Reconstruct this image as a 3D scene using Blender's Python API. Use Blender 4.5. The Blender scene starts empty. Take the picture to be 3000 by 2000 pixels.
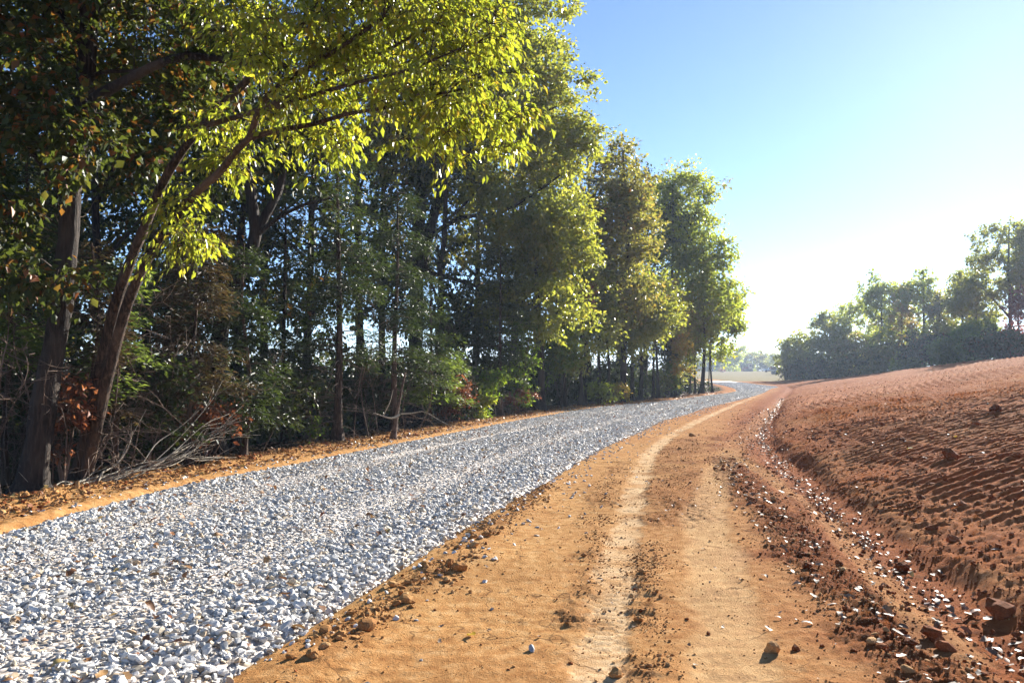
import bpy, math, random
import numpy as np
from mathutils import Vector, Matrix, Euler

random.seed(7)
rng = np.random.default_rng(7)
SC = bpy.context.scene
COL = SC.collection
R = math.radians

# ------------------------------------------------------------------ camera
CAM_H = 1.6
F_PX = 2421.5                     # focal length in pixels of the 3000 px wide photograph
HORIZON = 1085.0
PITCH = math.atan((HORIZON - 1000.0) / F_PX)
cam_data = bpy.data.cameras.new('camera')
cam_data.sensor_width = 22.3
cam_data.lens = 18.0
cam_data.clip_start = 0.05
cam_data.clip_end = 6000
cam = bpy.data.objects.new('camera', cam_data)
COL.objects.link(cam)
cam.location = (0, 0, CAM_H)
cam.rotation_euler = (math.pi / 2 + PITCH, 0, 0)
SC.camera = cam

# ------------------------------------------------------------------ sky, sun, exposure
SUN_AZ, SUN_EL = R(33.5), R(21.0)
world = bpy.data.worlds.new('World')
SC.world = world
world.use_nodes = True
wn = world.node_tree
wn.nodes.clear()
sky = wn.nodes.new('ShaderNodeTexSky')
sky.sky_type = 'NISHITA'
sky.sun_disc = False
sky.sun_elevation = SUN_EL
sky.sun_rotation = SUN_AZ
sky.altitude = 150
sky.air_density = 0.7
sky.dust_density = 0.09
sky.ozone_density = 3.8
bg = wn.nodes.new('ShaderNodeBackground')
bg.inputs['Strength'].default_value = 0.058
wo = wn.nodes.new('ShaderNodeOutputWorld')
wn.links.new(sky.outputs[0], bg.inputs['Color'])
wn.links.new(bg.outputs[0], wo.inputs['Surface'])

sd = bpy.data.lights.new('sun', 'SUN')
sd.energy = 5.0
sd.angle = R(0.53)
sd.color = (1.0, 0.945, 0.85)
sun = bpy.data.objects.new('sun', sd)
COL.objects.link(sun)
sdir = Vector((math.sin(SUN_AZ) * math.cos(SUN_EL), math.cos(SUN_AZ) * math.cos(SUN_EL), math.sin(SUN_EL)))
sun.rotation_euler = sdir.to_track_quat('Z', 'Y').to_euler()
sun.location = sdir * 60

SC.view_settings.view_transform = 'Standard'
SC.view_settings.look = 'None'
SC.view_settings.exposure = 1.85
SC.view_settings.gamma = 1.0
SC.view_settings.use_curve_mapping = False
SC.render.engine = 'CYCLES'
SC.cycles.max_bounces = 6
SC.cycles.diffuse_bounces = 3
SC.cycles.glossy_bounces = 2
SC.cycles.transmission_bounces = 4
SC.cycles.volume_bounces = 0
SC.cycles.caustics_reflective = False
SC.cycles.caustics_refractive = False
SC.cycles.use_denoising = True

# ------------------------------------------------------------------ pixel helpers (2352 px overview coordinates)
KPX = 3000.0 / 2352.0


def ray(u, v):
    a = (u * KPX - 1500.0) / F_PX
    b = (1000.0 - v * KPX) / F_PX
    cp, sp = math.cos(PITCH), math.sin(PITCH)
    return np.array([a, cp - b * sp, sp + b * cp])


def at(u, v, Y):
    """world point on the ray through a pixel, at depth Y"""
    d = ray(u, v)
    return np.array([0, 0, CAM_H]) + d * (Y / d[1])


def gp(u, v, h=0.0):
    """ground point under a pixel"""
    d = ray(u, v)
    t = (h - CAM_H) / d[2]
    return np.array([0, 0, CAM_H]) + d * t


def g3(pts):                      # list of 3000 px ground points -> x, y arrays
    q = np.array([gp(u / KPX, v / KPX) for u, v in pts])
    return q[:, 0], q[:, 1]


# ------------------------------------------------------------------ noise
_ang = np.random.default_rng(3).uniform(0, 2 * np.pi, 4096)
_gx, _gy = np.cos(_ang), np.sin(_ang)


def _h(ix, iy, s):
    return ((ix * 73856093) ^ (iy * 19349663) ^ (s * 83492791)) & 4095


def pn(x, y, s=0):
    x = np.asarray(x, float); y = np.asarray(y, float)
    ix = np.floor(x).astype(np.int64); iy = np.floor(y).astype(np.int64)
    fx = x - ix; fy = y - iy
    u = fx * fx * fx * (fx * (fx * 6 - 15) + 10); v = fy * fy * fy * (fy * (fy * 6 - 15) + 10)

    def d(ox, oy):
        k = _h(ix + ox, iy + oy, s)
        return _gx[k] * (fx - ox) + _gy[k] * (fy - oy)
    a = d(0, 0); b = d(1, 0); c = d(0, 1); e = d(1, 1)
    return (a + u * (b - a) + v * ((c + u * (e - c)) - (a + u * (b - a)))) * 1.4


def fbm(x, y, s, o=3):
    r = 0; a = 1
    for k in range(o):
        r = r + a * pn(x * 2 ** k, y * 2 ** k, s + k * 17); a *= .5
    return r


def sst(a, b, x):
    t = np.clip((x - a) / (b - a), 0, 1)
    return t * t * (3 - 2 * t)


# ------------------------------------------------------------------ lie of the land
lx, ly = g3([(0, 1550), (128, 1505), (280, 1467), (446, 1426), (638, 1390), (829, 1355), (1020, 1320), (1148, 1295), (1275, 1272),
             (1467, 1235), (1600, 1214), (1660, 1203), (1761, 1190), (1868, 1181), (1957, 1172), (2046, 1160), (2121, 1152), (2156, 1145),
             (2150, 1137), (2120, 1129), (2088, 1123), (2046, 1116)])
rx, ry = g3([(683, 1983), (861, 1858), (1000, 1787), (1134, 1702), (1268, 1608), (1357, 1554), (1446, 1496), (1580, 1434), (1670, 1367),
             (1781, 1304), (1883, 1261), (1942, 1231), (2017, 1212), (2061, 1195), (2165, 1171), (2210, 1159.5), (2243, 1147.6),
             (2258, 1138)])
rx = np.append(rx, [26.6, 27.8, 30.5, 33.5]); ry = np.append(ry, [82, 92, 108, 125])
tx, ty = g3([(3000, 1900), (2700, 1690), (2400, 1440), (2300, 1360), (2230, 1290), (2240, 1240), (2290, 1165), (2310, 1150)])
tx = np.append(tx, [25, 31, 40]); ty = np.append(ty, [74, 95, 130])
Yd = np.linspace(-60, 200, 5201)


def table(px, py, s0, s1, win=41):
    o = np.argsort(py); px, py = px[o], py[o]
    v = np.interp(Yd, py, px)
    v = np.where(Yd < py[0], px[0] + (Yd - py[0]) * s0, v)
    v = np.where(Yd > py[-1], px[-1] + (Yd - py[-1]) * s1, v)
    k = np.ones(win) / win
    vv = np.convolve(np.pad(v, win // 2, 'edge'), k, 'valid')
    return vv


XL = table(lx, ly, .2, .14); XR = table(rx, ry, .2, .14); XT = table(tx, ty, .05, .3)
fL = lambda y: np.interp(y, Yd, XL)
fR = lambda y: np.interp(y, Yd, XR)
fT = lambda y: np.interp(y, Yd, XT)


def polyd(x, y, pts):
    """distance to a polyline and arc length along it"""
    best = np.full(x.shape, 1e9); arc = np.zeros(x.shape); acc = 0.0
    for (ax, ay), (bx, by) in zip(pts[:-1], pts[1:]):
        dx, dy = bx - ax, by - ay; L = math.hypot(dx, dy)
        t = np.clip(((x - ax) * dx + (y - ay) * dy) / (L * L), 0, 1)
        d = np.hypot(x - ax - t * dx, y - ay - t * dy)
        m = d < best
        best = np.where(m, d, best); arc = np.where(m, acc + t * L, arc); acc += L
    return best, arc


def line(pts):
    return [tuple(gp(u, v)[:2]) for u, v in pts]


TRACK1 = line([(1350, 1700), (1365, 1568), (1388, 1450), (1418, 1300), (1440, 1200), (1462, 1120), (1492, 1040), (1540, 1000), (1600, 968), (1690, 928), (1750, 905)])
TRACK2 = line([(1690, 1568), (1640, 1300), (1622, 1180), (1650, 1085), (1700, 1010), (1760, 950), (1800, 915)])
TRACK3 = line([(2200, 1500), (1980, 1270), (1900, 1180), (1800, 1110), (1735, 1072), (1690, 1050)])
BERM = line([(600, 1660), (700, 1540), (850, 1425), (950, 1362), (1050, 1290), (1130, 1210), (1200, 1158), (1250, 1115)])
CRUMB2 = line([(1330, 1420), (1345, 1330), (1375, 1200), (1400, 1120), (1430, 1060)])
CRUMB3 = line([(1490, 1560), (1482, 1440), (1478, 1330), (1490, 1240)])
CRUMB4 = line([(1545, 1190), (1540, 1100), (1560, 1040), (1600, 1005)])
CRUMB5 = line([(2150, 1568), (2010, 1440), (1900, 1330), (1850, 1270), (1760, 1180), (1690, 1100), (1660, 1050)])
CLEAT = line([(1488, 1560), (1480, 1440), (1474, 1320)])


def base_h(x, y):
    l = fL(y) - x                 # metres left of the gravel
    r = x - fR(y)
    s = (x - fT(y)) * .945        # metres right of the ditch
    near = sst(160, 110, y)
    z = 0.48 * sst(115, 300, y) * sst(-60, -10, x - y * .1)
    z = z - .35 * sst(2.0, 5.5, l) - np.clip(.11 * (l - 3.0), 0, 4.5) * sst(200, 120, y)
    fade = 1 - .72 * sst(66, 128, y)
    bank = np.where(s < 11, .172 * s, .172 * 11 + .172 * 7 * (1 - np.exp(-(s - 11) / 7)))
    bank = np.clip(bank, 0, None)
    bank = bank - np.clip((s - 22) * .03, 0, .5)
    z = z + bank * fade
    z = z + (.13 * sst(.12, .8, s) * (.25 + .75 * sst(6, 11, y) * np.clip(.7 + .7 * pn(y * .35, 0 * y, 33), .2, 1.3)) + .05 * sst(.5, 1.8, s)) * fade * sst(60, 30, y)   # little cut bank
    return z


def masks(x, y):
    l = fL(y) - x; r = x - fR(y); s = (x - fT(y)) * .945
    w = .18 * fbm(x * 1.3, y * 1.3, 5, 2)
    m = {}
    m['road'] = sst(-.05, .2, np.minimum(-l, -r))
    m['l'], m['r'], m['s'] = l, r, s
    d, a = polyd(x, y, TRACK1); m['t1'] = sst(.19, .09, d + .07 * pn(x * 4, y * 4, 8) + .05 * pn(x * 13, y * 13, 9)) * sst(70, 30, y); m['t1a'] = a; m['t1d'] = d
    d, a = polyd(x, y, TRACK2); m['t2'] = sst(.30, .14, d + w * .5)
    d, a = polyd(x, y, TRACK3); m['t3'] = sst(.22, .10, d + w * .4)
    m['t3'] = m['t3'] * sst(3.2, 4.4, y)
    g = .6 + .8 * pn(x * 1.7, y * 1.7, 21)
    d, a = polyd(x, y, BERM); m['c1'] = sst(.22, .05, d + w * .4) * np.clip(.45 + 1.2 * pn(a * 1.3, 0 * a, 4), .1, 1)
    m['berm'] = sst(.55, .0, d)
    d, a = polyd(x, y, CRUMB2); m['c2'] = sst(.22, .03, d + w * .9) * np.clip(g * 1.2 - .3, 0, 1)
    d, a = polyd(x, y, CRUMB3); m['c3'] = sst(.18, .03, d + w * .8) * np.clip(g * 1.2 - .3, 0, 1)
    d, a = polyd(x, y, CRUMB4); m['c4'] = sst(.75, .2, d + w * 1.2) * np.clip(g + .2, 0, 1)
    d, a = polyd(x, y, CRUMB5); m['c5'] = sst(.36, .12, d + w * .8) * np.clip(g + .3, 0, 1)
    d, a = polyd(x, y, CLEAT); m['cl'] = sst(.15, .06, d + .06 * pn(x * 6, y * 6, 78)); m['cla'] = a
    m['ditch'] = sst(.42, .1, np.abs(s - .02 + w * .5)) * sst(100, 60, y)
    m['side'] = sst(1.5, .2, -s + w * 2) * sst(.25, -.1, s)         # disturbed strip left of the ditch
    m['bank'] = sst(.15, .5, s + w) * sst(135, 118, y)
    m['verge'] = sst(-.1, .1, l) * sst(1.6, .9, l + w * 1.3)
    m['forest'] = sst(.75, 1.35, l + w * 1.6) * np.maximum(sst(108, 100, y), sst(30, 60, l))  # reaches over the outer verge, so the litter colour darkens its shaded half
    m['field'] = sst(114, 126, y - .22 * (x - 25) + 5 * pn(x * .05, y * .05, 3)) * (1 - m['road'])
    m['shoulder'] = sst(-.1, .1, r) * (1 - m['bank'])
    return m


def clod_noise(x, y, s, f):
    a = 1 - np.abs(pn(x * f, y * f, s)) * 1.6
    b = 1 - np.abs(pn(x * f * 2.1, y * f * 2.1, s + 3)) * 1.6
    return .65 * a + .35 * b - .45


def heights(x, y, m=None, detail=True):
    x = np.asarray(x, float); y = np.asarray(y, float)
    if m is None:
        m = masks(x, y)
    z = base_h(x, y)
    rd = m['road']
    z = z - .10 * rd
    z = z - .10 * m['ditch']
    z = z + .05 * m['verge'] * (.5 + pn(x * .9, y * .9, 31)) * sst(.25, .8, m['l'])
    z = z + .035 * m['berm'] * m['shoulder']
    z = z - .014 * m['t1'] - .012 * m['t2'] - .02 * m['t3']
    z = z + .07 * pn(x * .35, y * .35, 11) * m['bank'] + .14 * pn(x * .12, y * .12, 12) * m['bank']
    z = z + .03 * pn(x * .5, y * .5, 13) * m['shoulder'] * (1 - rd)
    if detail:
        cr = np.clip(m['c1'] * .7 + m['c2'] + m['c3'] * .5 + m['c4'] * .75 + m['c5'] + m['side'] * .55, 0, 1.15) * (1 - rd) * (1 - m['t1']) * (1 - .7 * m['t3'])
        cn = clod_noise(x, y, 41, 7.0)
        fine = clod_noise(x, y, 47, 19.0)
        z = z + cr * (.05 * np.clip(cn, -.25, 1) + .022 * fine)
        # packed soil: faint scrape lines across the view and small lumps
        z = z + m['shoulder'] * (1 - cr * .8) * (.0050 * pn(x * 2.2, y * 9, 51) + .0040 * pn(x * 14, y * 17, 53) + .0022 * pn(x * 33, y * 33, 54) + .006 * np.clip(pn(x * 3.1, y * 3.1, 56), 0, 1))
        st = np.clip(sst(.12, .5, fbm((x - fT(y)) * 2.3, y * .55, 55, 2)) * sst(.0, .4, pn(x * 1.1, y * .9, 57)), 0, 1) * m['shoulder'] * (1 - m['t1']) * sst(3.0, 1.2, -m['s'])
        m['streak'] = st
        z = z + st * (.022 * np.clip(cn, -.25, 1) + .014 * fine)
        # verge crumbs
        z = z + m['verge'] * (.035 * np.clip(clod_noise(x, y, 61, 5.5), -.2, 1) + .015 * fine)
        # tyre lugs in the pressed track and the row of cleat ridges beside it
        lug = np.sin(m['t1a'] * 2 * np.pi / .11) * np.sign(np.sin(m['t1d'] * 55))
        z = z + m['t1'] * .010 * lug * (.4 + .8 * pn(x * 1.1, y * 1.1, 71))
        cl = np.clip(np.sin(m['cla'] * 2 * np.pi / .235 + 1.5 * pn(x * 3, y * 3, 73)), -.1, 1) ** 2
        z = z + m['cl'] * .032 * cl * np.clip(.2 + 1.6 * pn(x * 1.3, y * 1.3, 77) + .4, 0, 1) * (.7 + .6 * pn(x * 2, y * 2, 75))
        # dozer cleat marks across the bank, in lanes as wide as the crawler tracks
        s = m['s']
        t = y * 1.05 + .32 * (x - fT(y)) * .3
        ln = np.floor((s + .25 * pn(t * .25, s * .1, 81)) / .62)
        ph = np.modf(np.sin(ln * 12.9898) * 43758.5453)[0] * 2 * np.pi * .25
        wav = .55 * pn(t * .45, s * .6, 83)
        q = np.sin(2 * np.pi * (t - .42 * s) / .225 + ph * .35 + wav * 1.3 + .7 * pn(x * 2.3, y * 2.3, 84))
        rid = np.where(q > 0, q ** .7, -np.abs(q) ** 1.4)
        patch = sst(-.8, -.15, fbm(x * .33, y * .33, 85, 2) + .2)
        edge = sst(.55, 1.3, s + .4 * pn(t * .6, s * .3, 87))
        lf = (s + .25 * pn(t * .25, s * .1, 81)) / .62 - ln
        patch = patch * (.5 + .5 * sst(.0, .12, lf) * sst(1.0, .88, lf))
        bk = m['bank'] * edge
        z = z + bk * patch * .040 * rid * np.clip(.8 + .8 * pn(x * 1.5, y * 1.5, 89) + .5 * pn(x * 4.5, y * 4.5, 90), .1, 1.5) * (1 + .5 * sst(10, 22, y))
        z = z + m['bank'] * ((1.05 - patch * edge) * .05 * np.clip(clod_noise(x, y, 91, 5.2), -.3, 1) + .022 * clod_noise(x, y, 93, 11.))
        z = z + m['bank'] * .016 * fine
        z = z + m['forest'] * (.05 * pn(x * 1.6, y * 1.6, 95) + .03 * pn(x * 5, y * 5, 96))
        z = z + m['field'] * .03 * pn(x * .8, y * .8, 97)
    return z


def gz(x, y):
    return float(heights(np.array([x]), np.array([y]))[0])


# ------------------------------------------------------------------ mesh helpers
def mesh_np(name, V, F, mat=None, smooth=False):
    V = np.asarray(V, np.float32); F = np.asarray(F, np.int32)
    me = bpy.data.meshes.new(name)
    n, k = F.shape
    me.vertices.add(len(V)); me.vertices.foreach_set('co', V.ravel())
    me.loops.add(n * k); me.loops.foreach_set('vertex_index', F.ravel())
    me.polygons.add(n); me.polygons.foreach_set('loop_start', np.arange(0, n * k, k, dtype=np.int32))
    if smooth:
        me.polygons.foreach_set('use_smooth', np.ones(n, bool))
    me.update(calc_edges=True)
    if mat:
        me.materials.append(mat)
    return me


def link(name, me, parent=None, loc=None):
    o = bpy.data.objects.new(name, me)
    COL.objects.link(o)
    if parent is not None:
        o.parent = parent
    if loc is not None:
        o.location = [float(c) for c in loc]
    return o


def tag(o, label=None, cat=None, group=None, kind=None):
    if label: o['label'] = label
    if cat: o['category'] = cat
    if group: o['group'] = group
    if kind: o['kind'] = kind
    return o


def thing(name, label, cat, loc=(0, 0, 0), group=None):
    o = bpy.data.objects.new(name, None)
    o.empty_display_size = .2
    COL.objects.link(o)
    o.location = [float(c) for c in loc]
    return tag(o, label, cat, group)


ORD = ['first', 'second', 'third', 'fourth', 'fifth', 'sixth', 'seventh', 'eighth', 'ninth', 'tenth', 'eleventh', 'twelfth', 'thirteenth', 'fourteenth', 'fifteenth', 'sixteenth', 'seventeenth', 'eighteenth', 'nineteenth', 'twentieth', 'twenty first', 'twenty second', 'twenty third', 'twenty fourth', 'twenty fifth', 'twenty sixth', 'twenty seventh', 'twenty eighth', 'twenty ninth', 'thirtieth']


def by_place(objs, what, key):
    for k, o in enumerate(sorted(objs, key=key)):
        o['label'] = what % ORD[k]


class Tubes:
    """collects tapered tubes into one mesh"""
    def __init__(s): s.V = []; s.F = []; s.n = 0

    def add(s, P, rad, sides=6, knots=0.0):
        P = np.asarray(P, float); m = len(P)
        rad = np.broadcast_to(np.asarray(rad, float), (m,)) if np.ndim(rad) else np.full(m, rad)
        T = np.gradient(P, axis=0); T /= (np.linalg.norm(T, axis=1, keepdims=True) + 1e-9)
        ref = np.array([.13, .97, .2]) if abs(T[0, 2]) > .8 else np.array([.1, .15, 1.])
        A = np.cross(T, ref); A /= (np.linalg.norm(A, axis=1, keepdims=True) + 1e-9)
        B = np.cross(T, A)
        th = np.arange(sides) * 2 * np.pi / sides
        ring = P[:, None, :] + rad[:, None, None] * (np.cos(th)[None, :, None] * A[:, None, :] + np.sin(th)[None, :, None] * B[:, None, :])
        if knots:
            rg = ring - P[:, None, :]
            f = 1 + knots * (pn(th[None, :] * 2.1 + P[:, 2:3] * .35 + 9 * P[0, 0], P[:, 2:3] * 1.3 + 0 * th[None, :], 301) + .6 * pn(th[None, :] * 4.3, P[:, 2:3] * 5.0 + 7 * P[0, 1] + 0 * th[None, :], 302))
            ring = P[:, None, :] + rg * f[:, :, None]
        i = np.arange(m - 1)[:, None] * sides; j = np.arange(sides)[None, :]; k = (j + 1) % sides
        q = np.stack([i + j, i + k, i + sides + k, i + sides + j], -1).reshape(-1, 4) + s.n
        s.V.append(ring.reshape(-1, 3)); s.F.append(q); s.n += m * sides

    def mesh(s, name, mat, off=(0, 0, 0)):
        return mesh_np(name, np.concatenate(s.V) - np.asarray(off), np.concatenate(s.F), mat, True)


def spline(P, n):
    """Catmull-Rom through points"""
    P = np.asarray(P, float)
    Q = np.vstack([2 * P[0] - P[1], P, 2 * P[-1] - P[-2]])
    t = np.linspace(0, len(P) - 1 - 1e-6, n); i = t.astype(int); f = (t - i)[:, None]
    a, b, c, d = Q[i], Q[i + 1], Q[i + 2], Q[i + 3]
    return .5 * ((2 * b) + (-a + c) * f + (2 * a - 5 * b + 4 * c - d) * f ** 2 + (-a + 3 * b - 3 * c + d) * f ** 3)


def unit(v):
    return v / (np.linalg.norm(v, axis=-1, keepdims=True) + 1e-9)


def leaf_mesh(name, base, axis, nrm, L, W, mat, off, fold=.18, curl=.12):
    """pointed leaves, each two triangles folded along the midrib"""
    n = len(base)
    axis = unit(axis); side = unit(np.cross(axis, nrm)); nr = np.cross(side, axis)
    L = np.broadcast_to(L, (n,))[:, None]; W = np.broadcast_to(W, (n,))[:, None]
    p0 = base; p2 = base + axis * L - nr * L * curl
    mid = base + axis * L * .45
    p1 = mid + side * W * .5 + nr * W * fold; p3 = mid - side * W * .5 + nr * W * fold
    V = np.stack([p0, p1, p2, p3], 1).reshape(-1, 3) - np.asarray(off)
    i = np.arange(n)[:, None] * 4
    F = np.concatenate([i + np.array([[0, 1, 2]]), i + np.array([[0, 2, 3]])], 0)
    return mesh_np(name, V, F, mat)


# ------------------------------------------------------------------ materials
def nt(name):
    m = bpy.data.materials.new(name); m.use_nodes = True
    t = m.node_tree; t.nodes.clear()
    out = t.nodes.new('ShaderNodeOutputMaterial')
    return m, t, out


def N(t, kind, **kw):
    n = t.nodes.new(kind)
    for k, v in kw.items():
        if k in n.inputs:
            n.inputs[k].default_value = v
        else:
            setattr(n, k, v)
    return n


def ramp(t, fac, stops, interp='LINEAR'):
    r = t.nodes.new('ShaderNodeValToRGB'); e = r.color_ramp.elements
    r.color_ramp.interpolation = interp
    while len(e) < len(stops): e.new(.5)
    for el, (p, c) in zip(e, stops):
        el.position = p; el.color = (*c, 1)
    t.links.new(fac, r.inputs[0])
    return r.outputs[0]


def mix(t, fac, a, b, mode='MIX'):
    m = t.nodes.new('ShaderNodeMix'); m.data_type = 'RGBA'; m.blend_type = mode
    for s, v in ((m.inputs[0], fac), (m.inputs[6], a), (m.inputs[7], b)):
        if hasattr(v, 'is_output') or hasattr(v, 'links'):
            t.links.new(v, s)
        elif isinstance(v, (int, float)):
            s.default_value = v
        else:
            s.default_value = (*v, 1)
    return m.outputs[2]


def noise(t, vec, scale, detail=3, rough=.55):
    n = N(t, 'ShaderNodeTexNoise'); n.inputs['Scale'].default_value = scale
    n.inputs['Detail'].default_value = detail; n.inputs['Roughness'].default_value = rough
    if vec is not None: t.links.new(vec, n.inputs['Vector'])
    return n.outputs[0]


def leaf_mat(name, stops, trans=.42, tcol=(.30, .36, .03), rough=.38, tmix=.55, spec=.5):
    m, t, out = nt(name)
    g = N(t, 'ShaderNodeNewGeometry')
    c = ramp(t, g.outputs['Random Per Island'], stops)
    p = N(t, 'ShaderNodeBsdfPrincipled', Roughness=rough)
    p.inputs['Specular IOR Level'].default_value = spec
    t.links.new(c, p.inputs['Base Color'])
    tr = N(t, 'ShaderNodeBsdfTranslucent')
    t.links.new(mix(t, tmix, mix(t, 1.0, c, (3.6, 3.6, 2.2), 'MULTIPLY'), tcol), tr.inputs['Color'])
    mx = N(t, 'ShaderNodeMixShader'); mx.inputs[0].default_value = trans
    t.links.new(p.outputs[0], mx.inputs[1]); t.links.new(tr.outputs[0], mx.inputs[2])
    t.links.new(mx.outputs[0], out.inputs[0])
    return m


def bark_mat(name, dark, light, scale=6):
    m, t, out = nt(name)
    tc = N(t, 'ShaderNodeNewGeometry')
    mp = N(t, 'ShaderNodeMapping'); mp.inputs['Scale'].default_value = (scale * 2.2, scale * 2.2, scale * .35)
    t.links.new(tc.outputs['Position'], mp.inputs[0])
    n1 = noise(t, mp.outputs[0], 2.2, 5, .65)
    n2 = noise(t, tc.outputs['Position'], 1.1, 2)
    c = ramp(t, n1, [(.38, tuple(.55 * q for q in dark)), (.48, dark), (.62, light)])
    c = mix(t, ramp(t, n2, [(.45, (0, 0, 0)), (.7, (1, 1, 1))]), c, (light[0] * 1.25, light[1] * 1.3, light[2] * 1.3))
    p = N(t, 'ShaderNodeBsdfPrincipled', Roughness=.85)
    p.inputs['Specular IOR Level'].default_value = .2
    t.links.new(c, p.inputs['Base Color'])
    b = N(t, 'ShaderNodeBump', Strength=1.0, Distance=.06); t.links.new(n1, b.inputs['Height']); t.links.new(b.outputs[0], p.inputs['Normal'])
    t.links.new(p.outputs[0], out.inputs[0])
    return m


def obj_random_mat(name, stops, rough=.8, spec=.3, bump=0, nscale=20, nstr=.35, trans=0.0):
    """colour differs from object to object (and from instance to instance)"""
    m, t, out = nt(name)
    oi = N(t, 'ShaderNodeObjectInfo')
    c = ramp(t, oi.outputs['Random'], stops)
    tc = N(t, 'ShaderNodeTexCoord')
    n = noise(t, tc.outputs['Object'], nscale, 4, .65)
    c = mix(t, 1.0, c, ramp(t, n, [(.3, (1 - nstr,) * 3), (.7, (1 + nstr * .5,) * 3)]), 'MULTIPLY')
    p = N(t, 'ShaderNodeBsdfPrincipled', Roughness=rough)
    p.inputs['Specular IOR Level'].default_value = spec
    t.links.new(c, p.inputs['Base Color'])
    if bump:
        b = N(t, 'ShaderNodeBump', Strength=.6, Distance=bump); t.links.new(n, b.inputs['Height']); t.links.new(b.outputs[0], p.inputs['Normal'])
    if trans:
        tr = N(t, 'ShaderNodeBsdfTranslucent'); t.links.new(c, tr.inputs['Color'])
        mx = N(t, 'ShaderNodeMixShader'); mx.inputs[0].default_value = trans
        t.links.new(p.outputs[0], mx.inputs[1]); t.links.new(tr.outputs[0], mx.inputs[2]); t.links.new(mx.outputs[0], out.inputs[0])
    else:
        t.links.new(p.outputs[0], out.inputs[0])
    return m


def plain_mat(name, col, rough=.5, metal=0, spec=.5):
    m, t, out = nt(name)
    tc = N(t, 'ShaderNodeTexCoord')
    n = noise(t, tc.outputs['Object'], 5, 4)
    c = mix(t, 1.0, col, ramp(t, n, [(.3, (.72,) * 3), (.7, (1.1,) * 3)]), 'MULTIPLY')
    p = N(t, 'ShaderNodeBsdfPrincipled', Roughness=rough, Metallic=metal)
    p.inputs['Specular IOR Level'].default_value = spec
    t.links.new(c, p.inputs['Base Color']); t.links.new(p.outputs[0], out.inputs[0])
    return m


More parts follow.
